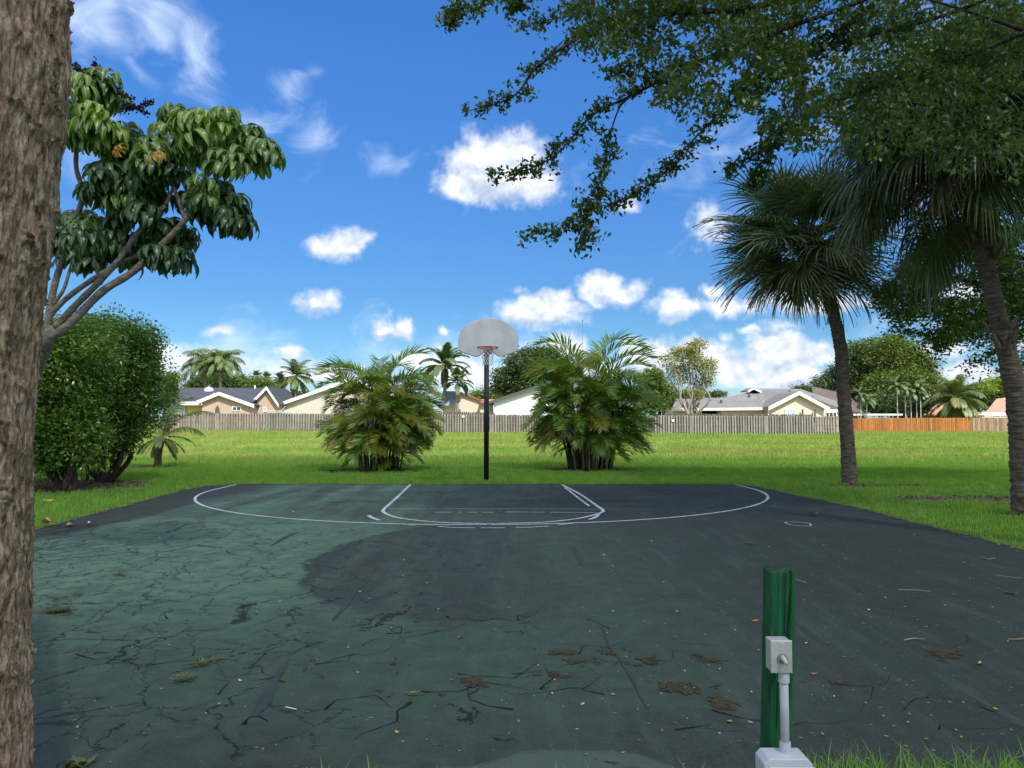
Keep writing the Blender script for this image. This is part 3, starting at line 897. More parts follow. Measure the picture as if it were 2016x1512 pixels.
def areca(u, v, Hh, seed, label, spreadx, extra, heroes):
    b = G(u, v); r = random.Random(seed)
    t = root('areca_palm', label, 'palm', (b.x, b.y, 0), 'areca palm clumps either side of the hoop')
    # canes
    tips = []
    for i in range(62):
        a = r.uniform(0, 2*PI); q = r.random()**.6
        x0, y0 = math.cos(a)*.62*q*spreadx, math.sin(a)*.5*q
        h = Hh*r.uniform(.27, .62)*(1 - .25*q)
        if i < 14: h = Hh*r.uniform(.46, .66); q *= .6
        lean = .36*q
        x1, y1 = x0 + math.cos(a)*lean*h*.6, y0 + math.sin(a)*lean*h*.6
        mb = MB().tube(cr([(x0, y0, -.02), ((x0*2+x1)/3, (y0*2+y1)/3, h*.4), (x1, y1, h)], 3), [.035, .033, .03, .028, .028, .026, .024], 6)
        link('cane', mb.mesh('cane', m_cane if r.random() < .35 else m_caned, True), t)
        tips.append((x1, y1, h, a, q))
    cnt = 0
    for (x1, y1, h, a, q) in tips:
        nf = r.randint(4, 6) if h < Hh*.44 else r.randint(3, 4)
        for k in range(nf):
            top = h/Hh
            if top > .44: ei = r.choice((0, 1, 1, 2, 2, 3, 3))
            elif top > .3: ei = r.choice((1, 2, 3, 3, 4))
            else: ei = r.choice((2, 3, 3, 4, 4))
            kind = 0; rv = r.random()
            if rv < extra[0]: kind = 1
            elif rv < extra[0] + extra[1]: kind = 2; ei = max(ei, 3)
            az = a + r.gauss(0, .9) if q > .4 else r.uniform(0, 2*PI)
            L = r.uniform(1.05, 1.5)*(1.15 if top > .44 else 1.0 if top > .3 else .92)
            if ei >= 3 and top > .44: L *= .8
            me = AR[(ei, r.randrange(3))][kind]
            link('frond', me, t, loc=(x1, y1, h - .05), rot=(r.gauss(0, .18), r.gauss(0, .1), az), scl=L)
            cnt += 1
    for (az, h_, L_, ei) in heroes:
        a = R(az); x1, y1 = math.cos(a)*.2*spreadx, math.sin(a)*.2
        link('cane', MB().tube(cr([(0, 0, .3), (x1*.5, y1*.5, h_*.6), (x1, y1, h_)], 3), [.033, .032, .03, .028, .027, .026, .024], 6).mesh('cane', m_cane, True), t)
        link('frond', AR[(ei, r.randrange(3))][0], t, loc=(x1, y1, h_ - .05), rot=(r.gauss(0, .08), 0, a), scl=L_)
    # skirts of low fronds around the foot
    ns_ = 26 if extra[0] > .2 else 14      # the left clump hangs closer to the ground
    for i in range(ns_):
        a = 2*PI*i/ns_ + r.uniform(-.1, .1)
        ei = r.choice((3, 4, 3, 2)); kind = r.choice((0, 0, 0, 1, 2 if r.random() < .4 else 0))
        link('frond', AR[(ei, r.randrange(3))][kind], t, loc=(math.cos(a)*.4*spreadx, math.sin(a)*.4, r.uniform(.45, 1.0) - (.2 if ns_ > 20 else 0)),
             rot=(r.gauss(0, .2), 0, a + r.gauss(0, .3)), scl=r.uniform(.7, 1.0))
    return t
areca(745, 926, 3.75, 4, 'ragged areca palm clump with brown and yellow fronds, left of the basketball pole', 1.15, (.26, .12), [(175,2.3,2.1,1),(150,2.5,1.9,1),(20,2.5,2.0,0),(60,2.5,1.7,0),(345,2.2,1.8,1),(200,2.2,1.8,2),(100,2.6,1.6,0),(0,2.3,1.9,1)])
areca(1162, 925, 4.2, 9, 'taller greener areca palm clump with arching fronds, right of the basketball pole', 1.1, (.14, .07), [(178,2.5,2.3,1),(190,2.8,2.2,0),(150,2.7,2.1,0),(30,2.9,2.2,0),(355,2.8,2.3,0),(5,2.6,2.4,1),(80,2.8,2.0,0),(340,2.4,2.1,1),(215,2.5,2.0,1),(330,2.2,2.0,1)])

# ------------------------------------------------------------------ generic pinnate palm
def build_palm(name, label, base, top, r0, r1, nfr, L, meshes, seed, group=None, catg='palm', bend=.0, trunk_m=None, shaft=None, nuts=False, elevs=None, trunkpts=None, dead=0):
    r = random.Random(seed)
    base = Vector(base); top = Vector(top)
    t = root(name, label, catg, base, group)
    mid = (base+top)/2 + Vector((bend, 0, 0))
    pts = trunkpts or cr([base - Vector((0, 0, .1)), base.lerp(mid, .5) + Vector((bend*.2, 0, 0)), mid, mid.lerp(top, .5) + Vector((bend*.1, 0, 0)), top], 4)
    MB(base).tube(pts, [r0 + (r1-r0)*(i/(len(pts)-1))**.6 for i in range(len(pts))], 10).build('trunk', trunk_m or m_palmtr, t, smooth=True)
    loc = top - base
    if shaft:
        MB(base).tube([top - Vector((0, 0, .05)), top + Vector((0, 0, shaft*.5)), top + Vector((0, 0, shaft))], [r1*1.05, r1*1.1, r1*.4], 8).build('crownshaft', m_shaft, t, smooth=True)
        loc = loc + Vector((0, 0, shaft*.95))
    for i in range(nfr):
        f = i/nfr
        me = meshes[min(len(meshes)-1, int(f*len(meshes)))]
        if isinstance(me, tuple): me = me[r.randrange(len(me))]
        link('frond', me, t, loc=loc, rot=(r.gauss(0, .08), r.gauss(0, .06), i*2.39996 + r.gauss(0, .15)), scl=L*r.uniform(.88, 1.1))
    if nuts:
        for i in range(7):
            a = i*.9
            mb = MB(); 
            rr_ = .11
            pp = loc + Vector((math.cos(a)*.28, math.sin(a)*.28, -.25 - .1*(i % 2)))
            mb.tube([pp + Vector((0, 0, rr_*k)) for k in (-1, -.7, 0, .7, 1)], [.02, rr_*.7, rr_, rr_*.7, .02], 8)
            mb.build('coconut', plain_nut, t, smooth=True)
    return t
m_shaft = plain('crownshaft_green', (.14, .19, .07), .4, .4, bstr=.05)
plain_nut = plain('coconut_husk', (.22, .20, .06), .6, .3)
def fset(mats, ll, hang, wid, es, drs, n=34, vee=.2, seed=0, s0=.14, rr=.012, segs=3, ragged=0):
    return [tuple(frond_mesh('frond', dict(L=1.0, n=n, ll=ll, e0=R(e), droop=R(dr), hang=hang*(1+.3*j), seed=seed+i*3+j, wid=wid, vee=vee, s0=s0, rr=rr, segs=segs, ragged=ragged), mats) for j in range(2))
            for i, (e, dr) in enumerate(zip(es, drs))]
m_coco_y = leafmat('coconut_leaf_yellow', (.20, .21, .06), (.33, .30, .11), rough=.45, trans=.35, nscale=.6)
FS_COCO = fset([m_coco, m_rachis], .27, .45, .032, (78, 58, 35, 12, -12, -38), (70, 75, 75, 70, 55, 35), seed=40)
FS_COCOY = fset([m_coco_y, m_rachis], .27, .5, .032, (78, 58, 35, 12, -12, -38), (70, 75, 75, 70, 55, 35), seed=45)
FS_ROYAL = fset([m_royal, m_rachis], .24, .35, .04, (80, 60, 40, 15, -8), (75, 85, 90, 80, 70), seed=50, vee=.1, n=46)
FS_QUEEN = fset([m_queen, m_rachis], .28, 1.0, .016, (75, 52, 30, 10), (110, 115, 110, 100), seed=60, n=56, vee=.3)
m_fan_far = leafmat('fan_palm_far', (.04, .075, .03), (.08, .12, .045), rough=.5, trans=.2)
FAN_FAR = [frond_mesh('leaf', dict(pet=.5, Rr=.55, nseg=14, e0=R(e), seed=i, droop=.5, wid=.10), [m_fan_far, m_sabal_st], fanleaf) for i, e in enumerate((80, 50, 20, -10, -40))]

# young coconut palm on the left lawn
b = G(311, 921)
yl = root('young_coconut_palm', 'young coconut palm with short trunk and few drooping fronds, on lawn beside the hedge', 'palm', b)
mb = MB(b); pts = [b + Vector((0, 0, -.05)), b + Vector((.0, 0, .35)), b + Vector((.05, 0, .75)), b + Vector((.09, 0, 1.0))]
mb.tube(cr(pts, 3), [.17, .14, .12, .11, .11, .11, .12, .12, .13, .14][:10], 10).build('trunk', barkmat('young_trunk', (.20, .15, .10), (.10, .07, .045), vs=(.4, .4, 3), scale=8), yl, smooth=True)
for i, (e, az, L, k) in enumerate([(1, 12, 1.9, 0), (2, -8, 1.6, 1), (3, 20, 1.2, 0), (4, 10, .9, 1), (3, 200, 1.1, 0), (4, 185, .95, 1), (2, 170, 1.5, 0),
                                 (1, 95, 1.7, 0), (4, 330, .9, 0), (5, 350, .9, 1), (5, 200, .85, 1), (4, 240, .9, 0), (0, 60, 1.9, 0), (3, 290, 1.0, 0), (5, 60, .8, 1), (1, 160, 2.2, 0), (5, 150, .8, 0), (5, 270, .8, 0)]):
    link('frond', FS_COCO[e][k] if i != 3 else FS_COCOY[e][k], yl, loc=(.09, 0, 1.0), rot=(0, 0, R(az)), scl=L)

# ------------------------------------------------------------------ sabal palms
SB = []
for i, e in enumerate((75, 50, 25, 0, -25, -50)):
    row = []
    for j in range(3):
        sp = dict(pet=.95, Rr=1.0, nseg=46, e0=R(e), seed=i*5+j, droop=.25 + .35*j + .05*i, wid=.034, spread=2.45)
        g_ = frond_mesh('fan_leaf', sp, [m_sabal, m_sabal_st], fanleaf)
        d_ = g_.copy(); d_.materials[0] = m_sabal_d
        row.append((g_, d_))
    SB.append(row)
SBH = []      # very limp hanging leaves of the nearer palm
for i, e in enumerate((40, 15, -15, -40)):
    row = []
    for j in range(2):
        sp = dict(pet=1.05, Rr=1.15, nseg=52, e0=R(e), seed=90+i*5+j, droop=1.9 + .3*j, wid=.032, spread=2.2, split=.15, pdroop=.6)
        g_ = frond_mesh('fan_leaf', sp, [m_sabal, m_sabal_st], fanleaf)
        d_ = g_.copy(); d_.materials[0] = m_sabal_d
        row.append((g_, d_))
    SBH.append(row)
def sabal_trunk(pts_r, parent, org, seed):
    """rings of old leaf scars: a radius that steps along the trunk"""
    path = cr([p for p, r_ in pts_r], 30)
    n = len(path); rad = .78*np.interp(np.linspace(0, 1, n), np.linspace(0, 1, len(pts_r)), [r_ for p, r_ in pts_r])
    r = np.random.default_rng(seed)
    N = 28; V = []
    prev = None
    z = np.arange(n)
    for i, p in enumerate(path):
        t = (path[min(i+1, n-1)] - path[max(i-1, 0)]).normalized()
        a = t.orthogonal().normalized() if prev is None else (prev - t*prev.dot(t)).normalized()
        prev = a; b_ = t.cross(a)
        for k in range(N):
            an = 2*PI*k/N
            V.append((p, a*math.cos(an) + b_*math.sin(an), rad[i], an, i))
    an = np.array([q[3] for q in V]); ii_ = np.array([q[4] for q in V]); rr = np.array([q[2] for q in V])
    D = np.array([tuple(q[1]) for q in V]); C0 = np.array([tuple(q[0] - Vector(org)) for q in V])
    zl = C0[:, 2]
    f = fbm(np.cos(an)*1.6 + 5, np.sin(an)*1.6 + 5, zl*11, o=3, seed=seed)
    ring = np.abs(((zl*13 + f*1.6) % 1) - .5)*2
    disp = (f-.5)*.07 + ring*.022
    Vn = C0 + D*(rr*(1+0) + disp)[:, None]
    F = []
    for i in range(n-1):
        for k in range(N):
            k2 = (k+1) % N
            F.append((i*N+k, i*N+k2, (i+1)*N+k2, (i+1)*N+k))
    return link('trunk', npmesh('trunk', Vn, np.array(F), m_sabaltr, smooth=True), parent)
b1 = G(1675, 953)
Y1 = b1.y
s1 = root('sabal_palm', 'cabbage palm with dense round fan crown on thin curved trunk, at the right court corner', 'palm', b1, 'cabbage palms right of the court')
tp = [(P(1675, 965, Y1), .235), (P(1672, 930, Y1), .215), (P(1667, 850, Y1), .195), (P(1660, 760, Y1), .185), (P(1656, 690, Y1), .18), (P(1646, 640, Y1), .175), (P(1630, 590, Y1), .15), (P(1606, 530, Y1), .16), (P(1592, 500, Y1), .20)]
sabal_trunk(tp, s1, b1, 3)
c1 = P(1586, 492, Y1) - b1
r = random.Random(5)
for i in range(96):
    f = i/96
    ei = min(5, int(f*6.0)); az = i*2.39996 + r.gauss(0, .2)
    if ei == 5 and r.random() < .45: ei = 4
    g_, d_ = SB[ei][r.randrange(3)]
    link('fan_leaf', d_ if (ei >= 4 and r.random() < .15) else g_, s1, loc=c1 + Vector((r.gauss(0, .06), r.gauss(0, .06), .3*(1-f) - .05)),
         rot=(r.gauss(0, .45), r.gauss(0, .22), az), scl=r.uniform(.85, 1.2)*(.98 if ei == 5 else 1.08))
b2 = G(2008, 1013)
Y2 = b2.y
s2 = root('sabal_palm', 'nearer cabbage palm with shaggy hanging leaves and leaning trunk at the right edge', 'palm', b2, 'cabbage palms right of the court')
tp = [(P(2020, 1030, Y2), .26), (P(2018, 980, Y2), .245), (P(2013, 880, Y2), .225), (P(2003, 780, Y2), .205), (P(1981, 690, Y2), .175), (P(1962, 610, Y2), .155), (P(1943, 530, Y2), .145), (P(1930, 440, Y2), .16), (P(1912, 350, Y2), .26)]
sabal_trunk(tp, s2, b2, 8)
c2 = P(1908, 320, Y2) - b2
for i in range(84):
    f = i/84; az = i*2.39996 + r.gauss(0, .2)
    if f < .35: row = SB[r.choice((0, 1, 1))][r.randrange(3)]
    else: row = SBH[min(2, int((f-.35)/.65*3))][r.randrange(2)]
    link('fan_leaf', row[1] if (f > .7 and r.random() < .12) else row[0], s2, loc=c2 + Vector((r.gauss(0, .08), r.gauss(0, .08), .5*(1-f) - .15)),
         rot=(r.gauss(0, .35), r.gauss(0, .2), az), scl=r.uniform(.98, 1.25))
# extra limp leaves where the photograph shows them hanging left
for (az, e, j) in [(185, 0, 0), (200, 0, 1), (172, 1, 0), (215, 1, 1), (190, 1, 0), (240, 1, 0), (160, 0, 1), (260, 1, 1), (225, 0, 0)]:
    link('fan_leaf', SBH[e][j][0], s2, loc=c2, rot=(r.gauss(0, .1), 0, R(az)), scl=1.2)
# old leaf bases (boots) on both
m_boot = barkmat('leaf_base', (.20, .15, .10), (.09, .065, .045), scale=9)
def boots(parent, org, pth, n, seed, Lb):
    r = random.Random(seed)
    for i in range(n):
        f = r.random()
        k = f*(len(pth)-1); a0 = int(k); p = pth[a0][0].lerp(pth[min(a0+1, len(pth)-1)][0], k-a0); rad = pth[a0][1]
        az = r.uniform(0, 2*PI); d = Vector((math.cos(az), math.sin(az), 0))
        L = Lb*r.uniform(.6, 1.4); up_ = r.uniform(.7, 1.3)
        q = p + d*rad*.85
        s_ = Vector((-d.y, d.x, 0))*.055
        e = q + (d*.55 + Vector((0, 0, up_)))*L
        mb = MB(org); w2 = s_*.6
        mb.add([q+s_, q-s_, e-w2, e+w2, q+s_*.8+d*.04, q-s_*.8+d*.04, e-w2*.8+d*.03, e+w2*.8+d*.03], [(0,1,2,3),(7,6,5,4),(0,4,5,1),(1,5,6,2),(2,6,7,3),(3,7,4,0)])
        mb.build('leaf_base', m_boot, parent)
boots(s2, b2, [(P(1943, 520, Y2), .15), (P(1930, 440, Y2), .17), (P(1912, 350, Y2), .27)], 34, 3, .26)
boots(s2, b2, [(P(1985, 700, Y2), .17), (P(1968, 635, Y2), .16)], 6, 6, .22)
boots(s1, b1, [(P(1612, 545, Y1), .15), (P(1592, 500, Y1), .2)], 14, 4, .2)

# ------------------------------------------------------------------ hedge trees on the left
def bush_tree(name, label, base, blobs, ncl, per, crad, lsize, lm, seed, stems=None, group=None, asp=.45, lump=.35, down=.35, flat=.7, bark=None, shell=.3, extra=None, catg='tree'):
    base = Vector(base)
    t = root(name, label, catg, base, group)
    c, d = crown_centres(blobs, ncl, seed, lump, shell)
    if extra is not None: c = np.concatenate([c, extra]); d = np.concatenate([d, np.tile([0, 0, 1.0], (len(extra), 1))])
    V, F = cluster_leaves(c, per, crad, lsize, asp, down, flat, seed, d)
    V = V - np.array(tuple(base))
    link('crown', npmesh('crown', V, F, lm), t)
    rr_ = random.Random(seed)
    if stems:
        mb = MB(base)
        for (tops, r0, r1, off) in stems:
            limb_tree(mb, base + Vector(off), tops, r0, r1, rr_)
        mb.build('trunk', bark or m_barkd, t, smooth=True)
    return t
def px_blob(u, v, ru, rv, Y, ry=None):
    p = P(u, v, Y); k = Y/FPX
    return (p.x, p.y, p.z, ru*k, ry or ru*k, rv*k)
hb1 = G(135, 968); hb2 = G(206, 951)
Ya, Yb = hb1.y, hb2.y
bl = [px_blob(110, 760, 95, 110, Ya, 1.1), px_blob(150, 700, 80, 70, Ya, 1.0), px_blob(60, 800, 90, 120, Ya, 1.1), px_blob(130, 860, 80, 70, Ya, 1.0), px_blob(40, 700, 80, 70, Ya, 1.0), px_blob(120, 668, 70, 42, Ya, 1.0), px_blob(75, 860, 60, 80, Ya, 1.0)]
def stemset(b, tops, n, r0, seed):
    rs = random.Random(seed); out_ = []
    for i in range(n):
        a = 2*PI*i/n
        t_ = rs.choice(tops)
        out_.append(([t_ + Vector((rs.gauss(0, .4), rs.gauss(0, .3), rs.gauss(0, .2)))], r0*rs.uniform(.6, 1.2), .02, (math.cos(a)*.13, math.sin(a)*.1, -.05)))
    return out_
bush_tree('hedge_tree', 'dark glossy leaved hedge tree nearest the left trunk, rooted in mulch', hb1, bl, 3000, 16, .13, .098, m_hedge, 31,
          stemset(hb1, [P(100, 780, Ya), P(150, 760, Ya), P(60, 800, Ya), P(120, 700, Ya)], 9, .07, 1), 'glossy hedge trees left of the court', lump=.62)
bl = [px_blob(218, 770, 78, 100, Yb, 1.2), px_blob(208, 700, 78, 72, Yb, 1.1), px_blob(252, 720, 46, 60, Yb, .8), px_blob(190, 850, 75, 60, Yb, 1.0), px_blob(268, 790, 42, 65, Yb, .8), px_blob(215, 870, 48, 28, Yb, .7), px_blob(262, 672, 48, 36, Yb, .8), px_blob(185, 665, 50, 36, Yb, .8), px_blob(275, 740, 26, 55, Yb, .7)]
sp_ = np.array([tuple(P(u, v, Yb + dy)) for u, v, dy in [(232,620,0),(228,632,.1),(240,645,0),(222,640,.2),(262,640,0),(276,638,0),(285,650,.1),(300,655,0),(312,672,0),(190,640,0),(318,690,0),(318,715,.1),(326,740,0),(331,770,0),(180,630,0),(330,790,0),(160,628,0),(308,700,0)] for _ in range(3)]) 
sp_ += np.random.default_rng(2).normal(0, .09, sp_.shape)
bush_tree('hedge_tree', 'tall rounded hedge tree with glossy leaves, right end of the hedge by the lawn', hb2, bl, 3600, 16, .14, .098, m_hedge, 32,
          stemset(hb2, [P(220, 780, Yb), P(250, 800, Yb), P(190, 830, Yb), P(230, 720, Yb)], 10, .075, 2), 'glossy hedge trees left of the court', lump=.62, extra=sp_)
hb3 = Vector((-12.6, 21.6, 0))
bl = [px_blob(150, 760, 90, 100, 21.5, 1.2), px_blob(110, 690, 90, 60, 21.5, 1.2), px_blob(90, 850, 70, 50, 21.5, 1.0)]
bush_tree('hedge_tree', 'hedge tree at the back, seen between the two front hedge trees', hb3, bl, 1700, 14, .13, .09, m_hedge, 33,
          stemset(hb3, [P(150, 780, 21.5), P(110, 760, 21.5)], 5, .07, 3), 'glossy hedge trees left of the court')

# ------------------------------------------------------------------ schefflera (umbrella tree)
def sch_mat(name, ca, cb, rib):
    m, T, out = mat(name)
    uv = T.new('ShaderNodeUVMap'); uv.uv_map = 'UVMap'
    u_ = T.sep(uv.outputs[0])[0]
    rb = T.ss(T.math('ABSOLUTE', T.math('SUBTRACT', u_, .5)), .05, .16, 1, 0)
    geo = T.new('ShaderNodeNewGeometry'); oi = T.new('ShaderNodeObjectInfo')
    n = T.noise(geo.outputs['Position'], 2.0, 3)
    f = T.math('ADD', T.math('MULTIPLY', oi.outputs['Random'], .6), T.math('MULTIPLY', T.ss(n, .3, .7), .4))
    c0 = T.mix(f, ca, cb)
    c = T.mix(T.math('MULTIPLY', rb, .7), c0, rib)
    b_ = bsdf(T, None, c, .33, .55)
    tr = T.new('ShaderNodeBsdfTranslucent'); T.l.new(T.mix(1.0, c, (1.6, 1.7, .6), blend='MULTIPLY'), tr.inputs[0])
    mx = T.new('ShaderNodeMixShader'); mx.inputs[0].default_value = .3
    T.l.new(b_.outputs[0], mx.inputs[1]); T.l.new(tr.outputs[0], mx.inputs[2]); T.l.new(mx.outputs[0], out.inputs[0])
    return m
m_sch = sch_mat('schefflera_leaf', (.075, .15, .04), (.15, .26, .06), (.48, .60, .24))
m_sch_l = sch_mat('schefflera_leaf_light', (.15, .25, .040), (.25, .36, .07), (.60, .68, .30))
m_sch_d = sch_mat('schefflera_leaf_dark', (.040, .085, .040), (.075, .14, .055), (.22, .32, .14))
m_sch_o = sch_mat('schefflera_leaf_old', (.45, .22, .03), (.50, .30, .05), (.5, .35, .1))
def umbrella_leaf(nl, LL, w, droop, seed, pet=.32, e0=.5):
    """compound leaf: petiole from the origin, leaflets round its end, hanging"""
    r = random.Random(seed)
    V = []; UV = []; Q = []
    pts = []; p = Vector((0, 0, 0)); th = e0
    for i in range(5):
        pts.append(p.copy()); p = p + Vector((math.cos(th), 0, math.sin(th)))*pet/4; th -= .16
    for i, q in enumerate(pts):
        ww = .007
        V += [q + Vector((0, ww, 0)), q - Vector((0, ww, 0)), q + Vector((0, 0, ww*1.4))]; UV += [(.5, 0)]*3
        if i:
            k = len(V)
            for a, c in ((0, 1), (1, 2), (2, 0)): Q.append((k-6+a, k-6+c, k-3+c, k-3+a))
    hub = pts[-1]
    for i in range(nl):
        a = 2*PI*(i + r.uniform(-.2, .2))/nl
        hd = Vector((math.cos(a), math.sin(a), 0))
        sdv = Vector((-hd.y, hd.x, 0))
        l = LL*r.uniform(.8, 1.12); el = .28 + r.gauss(0, .12)
        q = hub.copy(); rows = 7; k = len(V)
        dr = droop*r.uniform(.85, 1.15)
        for j in range(rows+1):
            s = j/rows
            el2 = el - dr*min(1, s*1.25)
            d = hd*math.cos(el2) + Vector((0, 0, math.sin(el2)))
            up = hd*(-math.sin(el2)) + Vector((0, 0, math.cos(el2)))
            prof = max(.02, (math.sin(PI*min(1, max(0, (s-.14)/.88))**.8))**.75 if s > .14 else .03)
            ww = w/2*prof
            V += [q - sdv*ww - up*ww*.35*-1, q, q + sdv*ww + up*ww*.35]
            UV += [(0, s), (.5, s), (1, s)]
            if j:
                for a_ in (0, 1): Q.append((k+3*j-3+a_, k+3*j-2+a_, k+3*j+1+a_, k+3*j+a_))
            q = q + d*(l/rows)
    return np.array([tuple(v) for v in V]), np.array(Q), np.array(UV)
SL = []
for i in range(5):
    V, Q, UV = umbrella_leaf((9, 10, 11, 8, 10)[i], .29, .078, (1.95, 2.05, 1.8, 1.95, 2.15)[i], i+1, pet=.15, e0=(.9, .5, .2, -.1, .6)[i])
    base = npmesh('umbrella_leaf', V, Q, m_sch, uv=UV)
    row = [base]
    for mm in (m_sch_l, m_sch_d, m_sch_o):
        q = base.copy(); q.materials[0] = mm; row.append(q)
    SL.append(row)
YS = 7.3
sb = Vector((-7.5, 9.2, 0))
sch = root('umbrella_tree', 'umbrella tree with drooping compound leaves on pale bare forking branches, behind the near trunk', 'tree', sb)
def PS(u, v, dy=0): return P(u, v, YS + dy)
mb = MB(sb)
def limb(pts, r0, r1, n=10):
    q = cr(pts, 6); mb.tube(q, [.70*(r0 + (r1-r0)*i/(len(q)-1))*(1 + .05*math.sin(i*1.7)) for i in range(len(q))], n)
limb([sb + Vector((0, 0, -.1)), sb + Vector((.35, -.5, .9)), P(20, 790, 7.9), P(70, 715, 7.5), PS(92, 668), PS(110, 648)], .17, .085)
limb([PS(100, 662), PS(135, 640), PS(200, 575), PS(262, 535), PS(320, 480), PS(365, 432), PS(372, 400)], .062, .035)
limb([PS(108, 645), PS(150, 600), PS(195, 555), PS(235, 510), PS(270, 460), PS(300, 430), PS(325, 405)], .050, .03)
limb([PS(92, 650, .1), PS(100, 620, .1), PS(140, 580, .1), PS(215, 530, .15), PS(275, 500, .2), PS(300, 480, .2), PS(345, 430, .2)], .045, .028)
limb([PS(90, 665, .2), PS(100, 600, .3), PS(108, 560, .3), PS(120, 520, .3), PS(150, 430, .2), PS(163, 380, .2), PS(150, 330, .2), PS(152, 275, .2)], .055, .03)
limb([PS(105, 600, .3), PS(125, 570, .3), PS(135, 540, .3), PS(150, 490, .35)], .028, .02)
limb([PS(160, 400, .2), PS(180, 390, .2), PS(200, 370, .2), PS(230, 350, .2)], .024, .018)
limb([PS(365, 432), PS(350, 390), PS(330, 340), PS(320, 300)], .034, .022)
limb([PS(372, 405), PS(380, 350), PS(385, 310), PS(380, 270)], .034, .022)
limb([PS(370, 400), PS(400, 355), PS(430, 325), PS(450, 290)], .03, .02)
limb([PS(360, 400), PS(385, 385), PS(400, 365)], .02, .015)
limb([PS(325, 405), PS(340, 370), PS(345, 330)], .024, .018)
limb([PS(365, 432), PS(395, 425), PS(430, 415)], .022, .016)
limb([PS(275, 500, .2), PS(300, 490, .2), PS(318, 485, .2)], .02, .015)
limb([PS(300, 430), PS(260, 415), PS(230, 400)], .022, .016)
limb([PS(200, 560), PS(190, 530), PS(185, 505)], .02, .016)
mb.build('trunk', m_sch_bark, sch, smooth=True)
r = random.Random(77)
ROS = [(345,222,1,0),(375,238,1,0),(405,232,1,0),(440,228,1,0),(330,262,1,0),(300,275,0,0),(462,262,1,0),(490,262,0,0),(518,285,0,0),(500,300,0,0),(430,268,1,0),(385,285,0,0),(340,298,0,0),
       (295,312,0,0),(440,305,0,.1),(470,300,0,.1),(400,300,2,.3),(360,300,2,.4),(420,285,2,.4),(330,290,2,.4),(475,275,2,.4),
       (178,140,0,0),(200,158,0,0),(150,160,1,0),(215,190,0,0),(170,195,0,0),(190,225,1,0),(150,230,1,0),(215,250,1,0),(175,262,1,0),(235,262,0,0),(140,260,0,.2),(125,210,0,.2),
       (255,300,0,0),(270,325,2,.1),(310,335,2,.2),(225,300,0,.1),(345,330,2,.3),(300,360,2,.3),(120,455,2,.3),(235,320,2,0),(205,330,2,.1),(265,345,2,0),(220,365,2,0),(190,375,2,.2),(250,385,0,0),(285,365,2,0),(240,410,2,.1),(280,405,2,0),(300,390,2,.2),
       (160,455,2,0),(145,490,2,.1),(185,470,2,0),(205,490,2,0),(170,500,2,.2),(225,465,2,.2),(150,430,2,.2),(180,440,0,.1),(130,470,2,.3),(215,440,2,.3),
       (400,378,0,0),(425,385,1,0),(452,398,0,0),(465,415,2,0),(440,420,2,.1),(410,415,2,.2),(470,430,2,0),(380,395,2,.3),(430,365,0,.1),
       (285,480,2,.2),(320,490,2,.2),(345,495,2,.1),(300,455,2,.3),(265,470,2,.3),(245,490,2,.3),(330,470,2,.2),(360,450,2,.4),(320,440,2,.5)]
for (u, v, tone, dy) in ROS:
    c_ = PS(u, v + 6, dy + r.uniform(-.35, .45)) - sb
    nl = r.randint(4, 6)
    for k in range(nl):
        a = 2*PI*k/nl + r.uniform(-.4, .4)
        tt = tone
        if tone == 1 and r.random() < .35: tt = 0
        if tone == 0 and r.random() < .3: tt = 2
        me = SL[r.randrange(5)][tt]
        link('umbrella_leaf', me, sch, loc=c_ - Vector((math.cos(a), math.sin(a), 0))*.08, rot=(r.gauss(0, .2), r.gauss(0, .2), a), scl=r.uniform(.72, 1.0))
for (u, v) in ((243, 300), (307, 318), (312, 312)):
    for k in range(1):
        link('umbrella_leaf', SL[k][3], sch, loc=PS(u, v - 8, -.6) - sb, rot=(.5, .8, r.uniform(0, 6)), scl=.36)
# dark fruit spikes
m_fruit = plain('fruit_spike', (.022, .012, .018), .6, .3)
for pts in ([(175,150),(160,138),(145,128)],[(190,155),(215,165),(240,185),(262,195)],[(180,150),(186,135),(187,120)],[(245,205),(262,212),(285,205),(300,200)],[(240,215),(265,215),(292,222)],[(150,135),(148,150),(155,165)]):
    q = cr([PS(u, v, -.1) for u, v in pts], 8)
    mb = MB(sb)
    mb.tube(q, .006, 5)
    for p in q:
        for k in range(5):
            o_ = Vector((r.gauss(0, .016), r.gauss(0, .016), r.gauss(0, .016)))
            mb.tube([p + o_ - Vector((0, 0, .009)), p + o_, p + o_ + Vector((0, 0, .009))], [.003, .010, .003], 5)
    mb.build('fruit_spike', m_fruit, sch)

